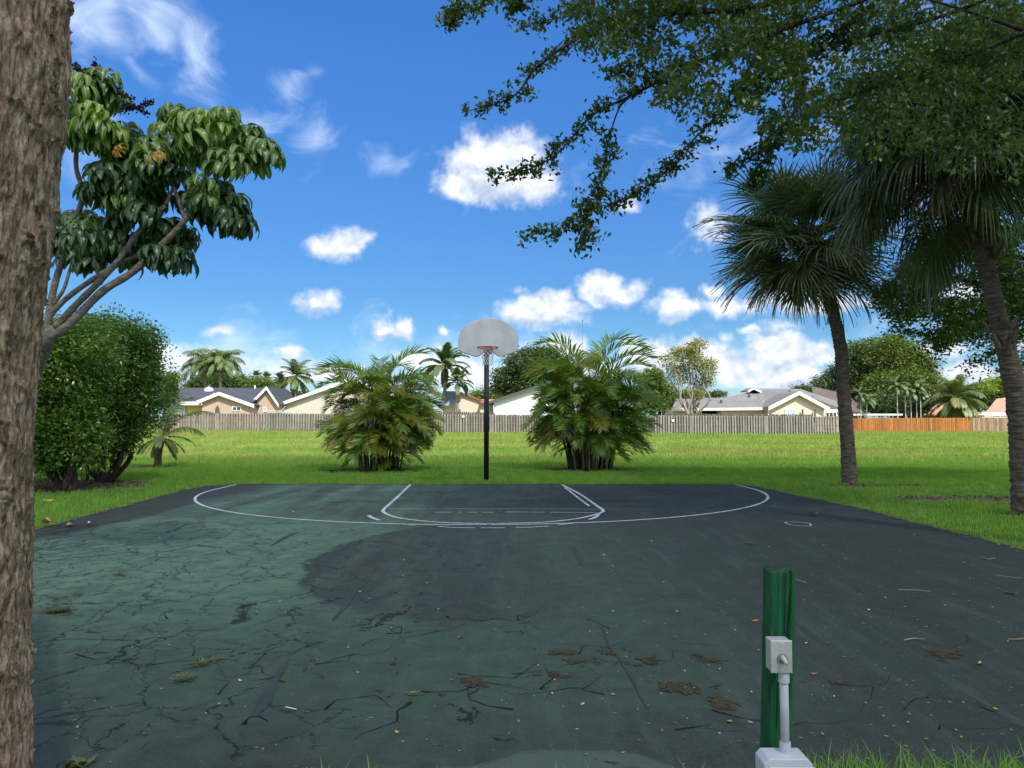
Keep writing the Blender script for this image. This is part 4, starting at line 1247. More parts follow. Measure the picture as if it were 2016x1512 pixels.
# ------------------------------------------------------------------ near trunk on the left
def near_trunk():
    base = Vector((-1.05, 1.36, 0))
    t = root('near_trunk', 'rough brown tree trunk filling the left edge, closest to the camera', 'tree', base)
    pts = [(P(-217, 1726+60, 1.36), .20), (P(-202, 1512, 1.36), .195), (P(-192, 1200, 1.36), .19), (P(-180, 900, 1.36), .186), (P(-162, 650, 1.36), .184), (P(-132, 430, 1.36), .186), (P(-108, 180, 1.36), .19), (P(-104, -20, 1.36), .19), (P(-102, -500, 1.36), .18), (P(-132, -1500, 1.36), .16), (P(-192, -3200, 1.36), .13)]
    pts[0] = (Vector((pts[0][0].x, 1.36, -.05)), .22)
    path = cr([p for p, _ in pts], 60)
    # trunk from knee to overhead gets dense rings, the rest coarse
    n = len(path); rad = np.interp(np.linspace(0, 1, n), np.linspace(0, 1, len(pts)), [r_ for _, r_ in pts])
    C = np.array([tuple(p) for p in path]); 
    # resample by z: 5 mm between .7 and 2.4
    zz = np.concatenate([np.arange(-.05, .75, .03), np.arange(.75, 2.45, .004), np.arange(2.45, 6.0, .08)])
    cx = np.interp(zz, C[:, 2], C[:, 0]); cy = np.full(len(zz), 1.36); rr = np.interp(zz, C[:, 2], rad)
    N = 420; an = np.linspace(0, 2*PI, N, endpoint=False)
    A, Z = np.meshgrid(an, zz); RR = rr[:, None]
    ca, sa = np.cos(A), np.sin(A)
    arc_ = A*.19
    warp = (fbm(ca*2, sa*2, Z*3, o=3, seed=2) - .5)*.5
    fiss = fbm((arc_ + warp*.04)*130, Z*24 + warp, None, o=4, seed=5)      # vertical fissures
    # close the seam at angle 0 (turned away from the lens)
    ridged = 1 - np.abs(fiss*2 - 1)
    scars = fbm(arc_*24 + warp, Z*62 + np.sin(A*3)*1.2, None, o=3, seed=8)
    sc = np.clip((scars - .60)*7, 0, 1)
    sc_lip = sc*np.clip((fbm(arc_*24 + warp, (Z+.005)*62 + np.sin(A*3)*1.2, None, o=3, seed=8) - scars)*12 + .5, 0, 1)
    rings = fbm(ca*1.3+4, sa*1.3+4, Z*20, o=2, seed=12)
    disp = (ridged - .6)*.014 + sc_lip*.010 + (rings-.5)*.009 + (fbm(ca*3, sa*3, Z*5, o=3, seed=14) - .5)*.02
    X = cx[:, None] + ca*(RR + disp); Yv = cy[:, None] + sa*(RR + disp)
    V = np.stack([X, Yv, Z], 2).reshape(-1, 3) - np.array(tuple(base))
    m_, n_ = len(zz), N
    i_, k_ = np.meshgrid(np.arange(m_-1), np.arange(n_), indexing='ij')
    k2 = (k_+1) % n_
    F = np.stack([i_*n_+k_, i_*n_+k2, (i_+1)*n_+k2, (i_+1)*n_+k_], 2).reshape(-1, 4)
    m, T, out = mat('near_bark')
    tc = T.new('ShaderNodeTexCoord'); v = tc.outputs['Object']
    nz = T.noise(T.vec('MULTIPLY', v, (1, 1, .30)), 75, 7, .75, .4)
    ny_ = T.noise(T.vec('MULTIPLY', v, (1, 1, 1.8)), 16, 5, .65)
    nb = T.noise(v, 3.2, 4, .6)
    nf = T.noise(v, 220, 3, .7)
    c = T.ramp(nz, [(.36, (.080, .050, .030)), (.5, (.33, .235, .155)), (.62, (.58, .46, .33))])
    c = T.mix(T.ss(ny_, .5, .72, 0, .45), c, (.09, .068, .05))
    c = T.mix(T.ss(nb, .52, .72, 0, .35), c, (.15, .15, .11))
    c = T.mix(T.ss(nf, .55, .8, 0, .35), c, (.30, .27, .22))
    bsdf(T, out, c, .95, .12, 0, T.math('ADD', nz, T.math('MULTIPLY', nf, .3)), 1.0, .012)
    link('trunk', npmesh('trunk', V, F, m, smooth=True), t)
near_trunk()

# ------------------------------------------------------------------ big spreading tree, canopy upper right
def pline(pts): return [P(u, v, y) for u, v, y in pts]
tb = Vector((8.6, 6.2, 0))
big = root('spreading_tree', 'large spreading tree whose leafy branches hang across the upper right', 'tree', tb)
wood = MB(tb)
fork = tb + Vector((-.4, .4, 3.6))
wood.tube(cr([tb + Vector((0, 0, -.1)), tb + Vector((-.1, .1, 1.5)), tb + Vector((-.3, .3, 3.0)), fork], 5), [.42, .38, .34, .33, .32, .31, .31, .3, .3, .3, .3, .3, .3, .3, .3, .28], 14)
BR = [  # (points u,v,Y), r0, r1, leaf density
 ([(2080,-230,8.5),(1800,-90,9.5),(1500,10,10.5),(1300,28,10.8),(1160,65,11),(1060,130,11),(1010,190,11),(925,218,11)], .07, .006, 1.0),
 ([(1900,-90,9.5),(1700,0,9.7),(1400,110,10),(1240,190,10.3),(1165,228,10.5),(1100,300,10.6),(1040,333,10.7),(968,342,10.8)], .04, .004, .7),
 ([(1240,190,10.3),(1218,215,10.3),(1197,280,10.3),(1183,350,10.3),(1165,400,10.3),(1110,445,10.3),(1035,463,10.3)], .016, .003, .8),
 ([(1165,400,10.3),(1155,440,10.3),(1145,478,10.3)], .006, .002, 1.2),
 ([(2060,-60,9),(1860,30,9.5),(1560,110,10),(1480,165,10),(1430,210,10.2),(1355,285,10.2),(1310,330,10.2),(1250,385,10.2),(1178,408,10.2)], .03, .004, .85),
 ([(2080,40,9.2),(1900,110,9.6),(1700,180,10),(1560,240,10.5),(1490,300,10.5),(1430,335,10.6)], .035, .005, 1.0),
 ([(1300,28,10.8),(1200,20,10.9),(1100,35,11),(1035,50,11)], .014, .004, .9),
 ([(1010,-40,9.4),(960,0,9.4),(905,20,9.4),(884,45,9.4)], .01, .003, 1.0),
 ([(1060,-30,9.4),(1020,0,9.4),(1008,8,9.4)], .006, .003, .7),
 ([(1080,-60,9.2),(1010,-40,9.4)], .012, .01, .2),
 ([(2080,-190,8.5),(1600,-160,9),(1250,-130,9.2),(1080,-60,9.2)], .05, .012, .12),
 ([(1800,-60,9.5),(1650,60,9.8),(1560,130,10),(1500,180,10)], .03, .008, 1.0),
 ([(1400,110,10),(1330,150,10),(1260,130,10),(1200,140,10.2)], .02, .004, 1.0),
 ([(1560,240,10.5),(1520,290,10.5),(1495,340,10.5),(1480,360,10.5)], .014, .003, 1.0),
]
tw = random.Random(4)
cent = []
def put_twigs(pts, dens, length=.36, skip=.2):
    q = cr(pts, 8)
    tot = sum((q[i+1]-q[i]).length for i in range(len(q)-1)); acc = 0
    for i in range(len(q)-1):
        sl = (q[i+1]-q[i]).length; f = (acc)/tot; acc += sl
        if f < skip: continue
        for _ in range(max(1, int(sl*13*dens + tw.random()))):
            a = q[i].lerp(q[i+1], tw.random())
            t_ = (q[i+1]-q[i]).normalized()
            d = (Vector((tw.gauss(0, 1), tw.gauss(0, 1), tw.gauss(0, .8))) + t_*.9).normalized()
            L = length*tw.uniform(.25, 1.0)*(1 - .45*f)
            e = a + d*L; e.z -= .05*L
            mdp = a.lerp(e, .5) + Vector((0, 0, .04*L))
            wood.tube([a, mdp, e], [.004, .003, .0015], 3, cap=False)
            k = max(1, int(L/.17))
            for j in range(k+1):
                cent.append(a.lerp(e, (j+.6)/(k+.6)))
for pts, r0, r1, dn in BR:
    pp = pline(pts); q = cr(pp, 7)
    wood.tube(q, [r0 + (r1-r0)*(i/(len(q)-1))**.7 for i in range(len(q))], 7)
    put_twigs(pp, dn)
# limbs from the fork to the branch roots
for tgt, r0, r1 in [(P(2080,-230,8.5), .2, .07), (P(2060,-60,9), .12, .03), (P(2080,40,9.2), .10, .03), (P(1900,-90,9.5), .11, .035)]:
    mid = fork.lerp(tgt, .5) + Vector((0, 0, .5))
    q = cr([fork, mid, tgt], 6); wood.tube(q, [r0 + (r1-r0)*i/(len(q)-1) for i in range(len(q))], 8)
# the dense inner mass: thousands of shoots, thick to the upper right
rn = np.random.default_rng(12)
def canopy_density(u, v):
    # distance inside a hand-followed lower edge of the mass
    edge = np.interp(u, [1050, 1100, 1150, 1250, 1350, 1450, 1520, 1600, 1700, 1800, 2050], [0, 40, 110, 195, 215, 235, 270, 300, 310, 330, 350])
    return np.clip((edge - v)/70 + .25, 0, 1) * np.clip((u - 1040)/260, .12, 1)
n = 12500
u = rn.uniform(1040, 2150, n); v = rn.uniform(-170, 360, n); yy = rn.uniform(8.6, 12.5, n); yy = np.where((u > 1600) & (rn.random(n) < .6), rn.uniform(12.6, 16.5, n), yy)
gap = fbm(u/85, v/70, yy*.35, o=3, seed=60)
k = (rn.random(n) < canopy_density(u, v)) & (gap > .485 - .095*np.clip((u-1500)/300, 0, 1))
mass = np.array([tuple(P(a, b_, c_)) for a, b_, c_ in zip(u[k], v[k], yy[k])])
cent_np = np.concatenate([np.array([tuple(c) for c in cent]), mass])
print('canopy clusters', len(cent), len(mass))
V, F = cluster_leaves(cent_np, 11, .052, .090, .50, .8, .9, 5)
link('crown', npmesh('crown', V - np.array(tuple(tb)), F, m_canopy), big)
# a few thicker boughs through the mass
for pts in ([(2016,60,9.5),(1900,20,9.6),(1760,-20,9.8)],[(1720,10,9.7),(1660,60,9.8),(1610,110,9.9),(1570,160,10)],[(2016,300,10.5),(1900,230,10.5),(1780,200,10.6),(1700,210,10.6)]):
    q = cr(pline(pts), 6); wood.tube(q, [.028 - .018*i/(len(q)-1) for i in range(len(q))], 6)
wood.build('trunk', m_barkd, big, smooth=True)

# second broadleaf tree, farther right
tb2 = Vector((16.2, 20.5, 0))
second = root('spreading_tree', 'broadleaf tree with layered dark branches behind the leaning palm, right edge', 'tree', tb2)
wood = MB(tb2); fk = tb2 + Vector((-.6, -.3, 3.4))
wood.tube(cr([tb2 + Vector((0, 0, -.1)), tb2 + Vector((-.2, 0, 1.6)), fk], 5), [.4, .37, .34, .32, .3, .29, .28, .28, .27, .26, .25], 12)
cent = []
B2 = [([(2100,600,19),(1980,610,18.5),(1880,640,18.3),(1820,660,18.2),(1760,640,18.2)], .06, .006),
      ([(2100,560,19),(1960,560,18.5),(1860,545,18.3),(1790,555,18.2),(1728,590,18.2)], .06, .005),
      ([(1880,640,18.3),(1850,680,18.3),(1830,715,18.3)], .02, .004),
      ([(2080,640,19),(1990,670,18.6),(1940,700,18.5),(1900,725,18.5)], .04, .004),
      ([(2100,520,19),(1950,500,18.8),(1850,490,18.6),(1780,500,18.5)], .05, .006),
      ([(2090,700,19),(2020,715,18.8),(1970,730,18.8)], .03, .004),
      ([(1860,545,18.3),(1800,590,18.2),(1770,620,18.2)], .02, .004)]
for pts, r0, r1 in B2:
    pp = pline(pts); q = cr(pp, 6); wood.tube(q, [r0 + (r1-r0)*(i/(len(q)-1)) for i in range(len(q))], 6)
    put_twigs(pp, 1.1, .75, .05)
for tgt in (P(2100,600,19), P(2100,560,19), P(2100,520,19), P(2080,640,19), P(2090,700,19)):
    q = cr([fk, fk.lerp(tgt, .5) + Vector((0, 0, .3)), tgt], 5); wood.tube(q, [.12 - .06*i/(len(q)-1) for i in range(len(q))], 7)
n = 8500
u = rn.uniform(1725, 2160, n); v = rn.uniform(440, 740, n); yy = rn.uniform(17.2, 20.5, n)
lay = fbm(u/70, v/34, yy*.3, o=3, seed=70)
lo_ = np.interp(u, [1725, 1760, 1800, 1850, 1900, 1950, 2016, 2160], [600, 630, 665, 690, 665, 690, 700, 740])
hi_ = np.interp(u, [1725, 1760, 1800, 1850, 2160], [560, 530, 500, 450, 440])
k = (lay > .44) & (v < lo_) & (v > hi_)
mass = np.array([tuple(P(a, b_, c_)) for a, b_, c_ in zip(u[k], v[k], yy[k])])
cent_np = np.concatenate([np.array([tuple(c) for c in cent]), mass])
V, F = cluster_leaves(cent_np, 9, .12, .105, .5, .4, .6, 6)
link('crown', npmesh('crown', V - np.array(tuple(tb2)), F, m_canopy), second)
wood.build('trunk', m_barkd, second, smooth=True)
# ================================================================== fences
def woodmat(name, ca, cb, rough=.9):
    m, T, out = mat(name)
    tc = T.new('ShaderNodeTexCoord'); v = tc.outputs['Object']; oi = T.new('ShaderNodeObjectInfo')
    geo = T.new('ShaderNodeNewGeometry')
    n = T.noise(T.vec('MULTIPLY', geo.outputs['Position'], (1, 1, .12)), 12, 5, .65)
    c = T.mix(T.ss(n, .3, .7), ca, cb)
    f = T.math('MULTIPLY_ADD', oi.outputs['Random'], .5, .72)
    c = T.mix(1.0, c, T.xyz(f, f, f), blend='MULTIPLY')
    st = T.noise(T.vec('MULTIPLY', geo.outputs['Position'], (1, 1, 1.5)), 1.6, 4, .65)
    c = T.mix(T.ss(st, .5, .75, 0, .45), c, (cb[0]*.5, cb[1]*.5, cb[2]*.5))
    bsdf(T, out, c, rough, .1, 0, n, .4, .01)
    return m
m_fg = woodmat('weathered_grey_wood', (.33, .30, .26), (.22, .20, .175))
m_fgd = woodmat('weathered_shaded_wood', (.17, .152, .13), (.10, .088, .075))  # darkened to paint the shaded gaps between front pickets; dark rear fences share it
m_fo = woodmat('orange_stained_wood', (.42, .185, .065), (.32, .135, .045))
m_ft = woodmat('tan_wood', (.36, .26, .18), (.27, .19, .13))
def box_mesh(name, sx, sy, sz, m, cut=0):
    mb = MB()
    if cut:      # board with a chipped corner top
        a = sx/2
        mb.prism([(-a, -sy/2, 0), (a, -sy/2, 0), (a, -sy/2, sz-cut), (a*.5, -sy/2, sz), (-a*.5, -sy/2, sz), (-a, -sy/2, sz-cut)], (0, sy, 0))
    else: mb.box((-sx/2, -sy/2, 0), (sx/2, sy/2, sz))
    return mb.mesh(name, m)
def fence(name, label, A, B, hA, hB, bw, pitch, m, posts=2.45, back=True, seed=1, front_gap=True, m_back=None, rail_front=True, wob=.02):
    r = random.Random(seed)
    A = Vector(A); B = Vector(B); L = (B-A).xy.length; d = (B-A).normalized(); d.z = 0; d.normalize(); nrm = Vector((d.y, -d.x, 0))   # towards camera
    if nrm.y > 0: nrm = -nrm
    ang = math.atan2(d.y, d.x)
    t = root(name, label, 'fence', A)
    n = int(L/pitch)
    me = box_mesh('picket', bw, .02, 1.0, m)
    H = lambda s: hA + (hB-hA)*s/L
    G0 = lambda s: A.z + (B.z-A.z)*s/L
    for i in range(n+1):
        s = i*pitch
        h = H(s) + r.gauss(0, wob*.7)
        p = d*s + nrm*.05
        link('picket', me, t, loc=(p.x, p.y, G0(s) - A.z + r.uniform(.02, .06)), rot=(0, r.gauss(0, .006), ang), scl=(1 + r.gauss(0, .04), 1, h))
    if back:
        mb = MB(A)
        for i in range(n):
            s = (i+.5)*pitch; p = A + d*s - nrm*.05; h = H(s) + r.gauss(0, wob)
            z = G0(s)
            q = [p - d*bw/2, p + d*bw/2]
            mb.prism([(q[0].x, q[0].y, z+.04), (q[1].x, q[1].y, z+.04), (q[1].x, q[1].y, z+h), (q[0].x, q[0].y, z+h)], -nrm*.02)
        o = mb.build('back_pickets', m_back or m, t); o['kind'] = 'stuff'
    for f in (.12, .5, .9):
        mb = MB(A); k = 10
        for j in range(k):
            s0, s1 = L*j/k, L*(j+1)/k - .01
            a, b_ = A + d*s0, A + d*s1
            za, zb = G0(s0) + H(s0)*f, G0(s1) + H(s1)*f
            mb.prism([(a.x, a.y, za-.045), (b_.x, b_.y, zb-.045), (b_.x, b_.y, zb+.045), (a.x, a.y, za+.045)], -nrm*.035)
        mb.build('rail', m_back or m, t)
    if posts:
        pm = box_mesh('post', .10, .10, 1.0, m)
        for j in range(int(L/posts)+1):
            s = j*posts; p = d*s + nrm*.02
            link('post', pm, t, loc=(p.x, p.y, G0(s)-A.z-.05), rot=(0, 0, ang), scl=(1, 1, H(s)+.08))
    return t
def FP(u, Y, v): return P(u, v, Y)
def on_terr(u, Y):
    x = (u-CX)/FPX*Y; return Vector((x, Y, zt(x, Y)))
# main grey fence in one straight run
A, B = P(330, 850, 75), P(1653, 856, 75)
A.z = zt(A.x, 75) - .0; B.z = zt(B.x, 75)
hA = P(330, 813.5, 75).z - A.z; hB = P(1653, 820.5, 75).z - B.z
gf = fence('wooden_fence', 'long weathered grey shadowbox fence running across the back of the field', A, B, hA, hB, .142, .262, m_fg, m_back=m_fgd, seed=2)
mw = plain('sign_white', (.7, .7, .66), .6)
for u, v in ((912, 820), (1325, 828)):
    p = P(u, v, 74.88); MB(A).box((p.x-.13, p.y-.02, p.z-.11), (p.x+.13, p.y, p.z+.11)).build('small_sign', mw, gf)
# orange and tan fences farther off on the right
A2, B2_ = on_terr(1664, 100), on_terr(1914, 104)
fence('orange_fence', 'bright orange stained board fence right of the grey fence', A2, B2_, P(1664, 824, 100).z - A2.z, P(1914, 823, 104).z - B2_.z, .26, .30, m_fo, posts=0, seed=3, wob=.008)
A3, B3 = on_terr(1915.5, 104), on_terr(2030, 104)
fence('tan_fence', 'pale tan board fence joining the end of the orange fence', A3, B3, P(1916, 823, 104).z - A3.z, P(2030, 823, 104).z - B3.z, .34, .36, m_ft, posts=0, back=True, seed=4)
# higher fence behind the grey one, its top showing
A4, B4 = on_terr(1310, 79), on_terr(1600, 79)
fence('wooden_fence', 'second dark grey fence whose top shows behind the long fence, right side', A4, B4, P(1310, 815, 79).z - A4.z, P(1600, 817, 79).z - B4.z, .19, .22, m_fgd, posts=0, back=False, seed=5)
A5, B5 = on_terr(865, 80), on_terr(975, 80)
fence('wooden_fence', 'short dark fence piece behind the long fence, left of the basketball pole', A5, B5, P(865, 811, 80).z - A5.z, P(975, 813, 80).z - B5.z, .19, .22, m_fgd, posts=0, back=False, seed=6)

# chain link fence behind the hedge
m_cl = plain('green_vinyl_wire', (.02, .06, .04), .5, .4)
m_clp = plain('green_post', (.045, .10, .075), .5, .4)
pA = G(172, 949)
cf = root('chain_link_fence', 'dark green chain link fence with round posts behind the hedge trees', 'fence', pA)
Hc = 1.35
for i in range(4):
    x = -i*2.2
    MB().tube([(x, 0, -.05), (x, 0, Hc)], .035, 10).build('post', m_clp, cf, smooth=True)
MB().tube([(-6.6, 0, Hc-.03), (0, 0, Hc-.03)], .02, 8).build('top_rail', m_clp, cf, smooth=True)
mb = MB()
step = .09; k = int(6.6/step)
for i in range(-int(Hc/step), k):
    x0 = -6.6 + i*step
    for sg in (0, 1):
        za, zb = 0.03, Hc-.05; xa, xb = (x0, x0+Hc) if sg == 0 else (x0+Hc, x0)
        # clip
        pts = []
        for (x, z) in ((xa, za), (xb, zb)): pts.append([x, z])
        (x1, z1), (x2, z2) = pts
        def cl(xc):
            f = (xc-x1)/(x2-x1); return z1 + (z2-z1)*f
        lo, hi = min(x1, x2), max(x1, x2)
        a, b_ = max(lo, -6.6), min(hi, 0)
        if b_ <= a: continue
        pa, pb = (a, cl(a)), (b_, cl(b_))
        mb.tube([(pa[0], .04 + .006*sg, pa[1]), (pb[0], .04 + .006*sg, pb[1])], .004, 3, cap=False)
o = mb.build('wire_mesh', m_cl, cf); o['kind'] = 'stuff'

# ================================================================== houses
def stucco(name, col):
    m, T, out = mat(name)
    tc = T.new('ShaderNodeTexCoord'); v = tc.outputs['Object']
    n = T.noise(v, .8, 4, .6); n2 = T.noise(T.vec('MULTIPLY', v, (3, 3, .5)), 1.2, 4, .6)
    c = T.mix(T.ss(n, .3, .7, 0, .35), col, tuple(c*.86 for c in col))
    c = T.mix(T.ss(n2, .5, .75, 0, .25), c, tuple(c*.7 for c in col))
    bsdf(T, out, c, .9, .15, 0, T.noise(v, 25, 3), .25, .01)
    return m
def shingle(name, ca, cb):
    m, T, out = mat(name)
    geo = T.new('ShaderNodeNewGeometry'); v = geo.outputs['Position']
    n = T.noise(T.vec('MULTIPLY', v, (1, 1, 6)), 2.2, 4, .7); n2 = T.noise(v, .5, 4, .6)
    rows = T.math('FRACT', T.math('MULTIPLY', T.sep(v)[2], 7.0))
    c = T.mix(T.ss(n, .3, .7), ca, cb)
    c = T.mix(T.ss(n2, .4, .7, 0, .3), c, tuple(q*1.3 for q in cb))
    c = T.mix(T.ss(rows, .0, .22, .45, 0), c, (ca[0]*.45, ca[1]*.45, ca[2]*.45))
    bsdf(T, out, c, .95, .1, 0, rows, .5, .03)
    return m
m_peach = stucco('peach_stucco', (.52, .39, .29)); m_cream = stucco('cream_stucco', (.68, .59, .48)); m_cream2 = stucco('pale_stucco', (.60, .55, .47))
m_white = stucco('white_stucco', (.74, .78, .82)); m_trim = plain('white_trim', (.80, .80, .78), .5, .3, var=.05)
m_r_dark = shingle('dark_shingle', (.055, .062, .078), (.085, .092, .11)); m_r_grey = shingle('grey_shingle', (.17, .165, .165), (.24, .235, .235))
m_r_brown = shingle('brown_shingle', (.11, .09, .085), (.16, .13, .12)); m_r_terra = shingle('terracotta_tile', (.38, .20, .14), (.50, .30, .22)); m_r_blue = shingle('blue_grey_roof', (.24, .27, .31), (.32, .35, .38))
m_glass = plain('window_glass', (.05, .065, .085), .12, .8, bstr=0); m_glass_l = plain('pale_shutter', (.50, .62, .70), .5, .3)
m_yel = stucco('yellow_siding', (.62, .47, .18)); m_darkrec = plain('dark_opening', (.015, .015, .017), .8, .1); m_redtrim = plain('red_trim', (.30, .13, .09), .7, .2)
m_gtrim = plain('grey_trim', (.10, .105, .11), .7, .2)

def gable(t, O, pk, le, ri, Y, depth, base_v, wallm, roofm, trimm, ov=.45, th=.14, fas=.26, inset=None, wall=True, side=.0):
    """front facing gable; pk, le, ri are eave/peak pixels at depth Y"""
    pkp, lep, rip = P(*pk, Y), P(*le, Y), P(*ri, Y)
    ins = ov if inset is None else inset
    def down(a, b_, dx):        # move from eave toward the peak horizontally
        f = dx/abs(b_.x-a.x); return a.lerp(b_, f)
    wl, wr = down(lep, pkp, ins), down(rip, pkp, ins)
    zb = zt(pkp.x, Y) - .1
    if wall:
        MB(O).prism([(wl.x, Y, zb), (wr.x, Y, zb), (wr.x, Y, wr.z-.06), (pkp.x, Y, pkp.z-.06), (wl.x, Y, wl.z-.06)], (0, depth, 0)).build('wall', wallm, t)
    mb = MB(O)
    up = Vector((0, 0, th))
    for e in (lep, rip):
        q = [Vector((e.x, Y-ov, e.z)), Vector((pkp.x, Y-ov, pkp.z)), Vector((pkp.x, Y-ov, pkp.z+th)), Vector((e.x, Y-ov, e.z+th))]
        if e is rip: q = [q[1], q[0], q[3], q[2]]
        mb.prism(q, (0, depth+ov, 0))
    mb.build('roof', roofm, t)
    for e in (lep, rip):
        f0 = Vector((e.x, Y-ov-.05, e.z)); f1 = Vector((pkp.x, Y-ov-.05, pkp.z))
        q = [f0 - Vector((0, 0, fas-.02)), f1 - Vector((0, 0, fas-.02)), f1 + Vector((0, 0, th+.02)), f0 + Vector((0, 0, th+.02))]
        if e is rip: q = [q[1], q[0], q[3], q[2]]
        MB(O).prism(q, (0, .045, 0)).build('fascia', trimm, t)
def roof_plane(t, O, quad, roofm, th=.15, name='roof'):
    a = [Vector(p) for p in quad]
    MB(O).prism([p + Vector((0, 0, 0)) for p in a], (0, 0, -th)).build(name, roofm, t)
def hwall(t, O, u0, u1, vtop, Y, wallm, depth=6, name='wall'):
    a, b_ = P(u0, vtop, Y), P(u1, vtop, Y); z0 = zt(a.x, Y) - .1
    MB(O).box((a.x, Y, z0), (b_.x, Y+depth, a.z)).build(name, wallm, t)
def hfascia(t, O, u0, v0, u1, v1, Y, h, trimm, name='fascia'):
    a, b_ = P(u0, v0, Y), P(u1, v1, Y)
    MB(O).prism([a - Vector((0, 0, h)), b_ - Vector((0, 0, h)), b_, a], (0, .06, 0)).build(name, trimm, t)
def window(t, O, u0, v0, u1, v1, Y, glass=None, mull=1, fr=.09):
    a, b_ = P(u0, v1, Y), P(u1, v0, Y); y = Y - .05
    w = link('window', MB(O).box((a.x+fr, y+.02, a.z+fr), (b_.x-fr, y+.045, b_.z-fr)).mesh('window', glass or m_glass), t)
    mb = MB(O)
    mb.box((a.x, y-.02, a.z), (b_.x, y+.05, a.z+fr)).box((a.x, y-.02, b_.z-fr), (b_.x, y+.05, b_.z))
    mb.box((a.x, y-.021, a.z+fr), (a.x+fr, y+.049, b_.z-fr)).box((b_.x-fr, y-.021, a.z+fr), (b_.x, y+.049, b_.z-fr))
    for k in range(mull):
        x = a.x + (b_.x-a.x)*(k+1)/(mull+1)
        mb.box((x-fr*.45, y-.019, a.z+fr), (x+fr*.45, y+.015, b_.z-fr))
    mb.build('frame', m_trim, w)
    return w
# --- house 1
O = on_terr(440, 88); Yh = 88
h1 = root('house', 'peach house with dark shingle roof and white edged gables, left behind the fence', 'house', O)
ea, eb = P(322, 790, 86), P(500, 790, 86); ra, rb = P(348, 763.5, 94), P(530, 763.5, 94)
roof_plane(h1, O, [ea, eb, rb, ra], m_r_dark)
roof_plane(h1, O, [ra + Vector((0, .02, 0)), rb + Vector((0, .02, 0)), Vector((rb.x, 102, ea.z)), Vector((ea.x, 102, ea.z))], m_r_dark)
hwall(h1, O, 330, 372, 797, 87, m_peach); hwall(h1, O, 369, 397, 798, 86.6, m_yel, 2, 'siding')
hfascia(h1, O, 322, 790, 396, 790.5, 85.9, .42, m_trim)
gable(h1, O, (434, 774.5), (390, 792), (503, 799), 85.5, 8, 815, m_peach, m_r_dark, m_trim)
gable(h1, O, (527, 763.5), (498, 793), (551, 798.5), 87.5, 8, 815, m_peach, m_r_dark, m_trim)
hwall(h1, O, 482, 512, 802, 87, m_peach)
window(h1, O, 457, 800, 475, 809.5, 85.5); window(h1, O, 341, 801, 365, 813, 87, m_glass_l); window(h1, O, 497, 801, 505, 812, 87); window(h1, O, 518, 801, 525, 811, 87.5)
sk = P(411, 767.5, 92.2)
MB(O).tube([sk + Vector((0, 0, -.45)), sk + Vector((0, 0, .0)), sk + Vector((0, 0, .2)), sk + Vector((0, 0, .32))], [.55, .55, .42, .1], 12).build('skylight', m_trim, h1, smooth=True)
p = P(421, 778, 88.5); MB(O).tube([p - Vector((0, 0, .5)), p + Vector((0, 0, .25))], .08, 8).build('vent_pipe', m_trim, h1)
p = P(502, 762, 93.6); MB(O).tube([p - Vector((0, 0, .5)), p + Vector((0, 0, .2))], .09, 8).build('vent_pipe', m_trim, h1)
p = P(427.5, 806, 85.3); MB(O).prism([(p.x-.25, p.y, p.z-1), (p.x+.25, p.y, p.z-1), (p.x+.22, p.y, p.z+.1), (p.x, p.y, p.z+.45), (p.x-.22, p.y, p.z+.1)], (0, .12, 0)).build('closed_parasol', m_gtrim, h1)
# --- house 2 big cream gable
O = on_terr(660, 92)
h2 = root('house', 'cream gabled house with long white roof edge, behind the left palm clump', 'house', O)
gable(h2, O, (690, 748), (549, 797), (835, 797), 90, 14, 815, m_cream2, m_r_grey, m_trim, ov=.5)
# stacked pipes leaning in its yard
m_alu = plain('aluminium', (.55, .57, .60), .4, .5)
rk = root('yard_rack', 'jumble of pale poles above the fence between the peach and cream houses', 'rack', P(555, 815, 82))
Or = P(555, 815, 82)
rp = random.Random(9)
for (a, b_) in [((520,809),(556,809)),((548,810),(575,812)),((556,806),(568,812)),((540,812),(580,813)),((550,812),(562,800)),((573,813),(574,803)),((585,813),(585,805)),((512,812),(512,792)),((528,813),(530,808)),((600,812),(600,809))]:
    MB(Or).tube([P(*a, 82), P(*b_, 82)], .035, 6).build('pole', m_alu, rk)
MB(Or).box(P(508, 815.5, 82.2) - Vector((0, 0, 1.5)), P(602, 813, 82.4)).build('shelf', m_alu, rk)
# --- house 3
O = on_terr(915, 96)
h3 = root('house', 'cream house with brick red roof edge, left of the basketball pole', 'house', O)
gable(h3, O, (907, 773.5), (876, 788), (956, 792), 95, 10, 815, m_cream, m_r_terra, m_redtrim, ov=.3, fas=.10, th=.12)
a, b_ = P(946, 791, 94), P(992, 792, 94); c_, d_ = P(995, 786, 100), P(940, 786, 100)
roof_plane(h3, O, [a, b_, c_, d_], m_r_terra); hwall(h3, O, 945, 968, 793.5, 94.6, m_cream)
O = on_terr(885, 93)
h3b = root('shed', 'blue grey metal roofed shed between the palm clump and cream house', 'shed', O)
roof_plane(h3b, O, [P(866, 797, 91), P(896, 797, 91), P(900, 770, 94), P(872, 770, 94)], m_r_blue); hwall(h3b, O, 872, 896, 795, 91.6, m_cream2, 3)
# --- house 4 white gable
O = on_terr(1050, 90)
h4 = root('house', 'white gabled house with dark grey roof edge, right of the basketball pole', 'house', O)
gable(h4, O, (1110, 744), (957, 795), (1262, 797), 88, 14, 815, m_white, m_r_dark, m_gtrim, ov=.45, fas=.16, inset=.9)
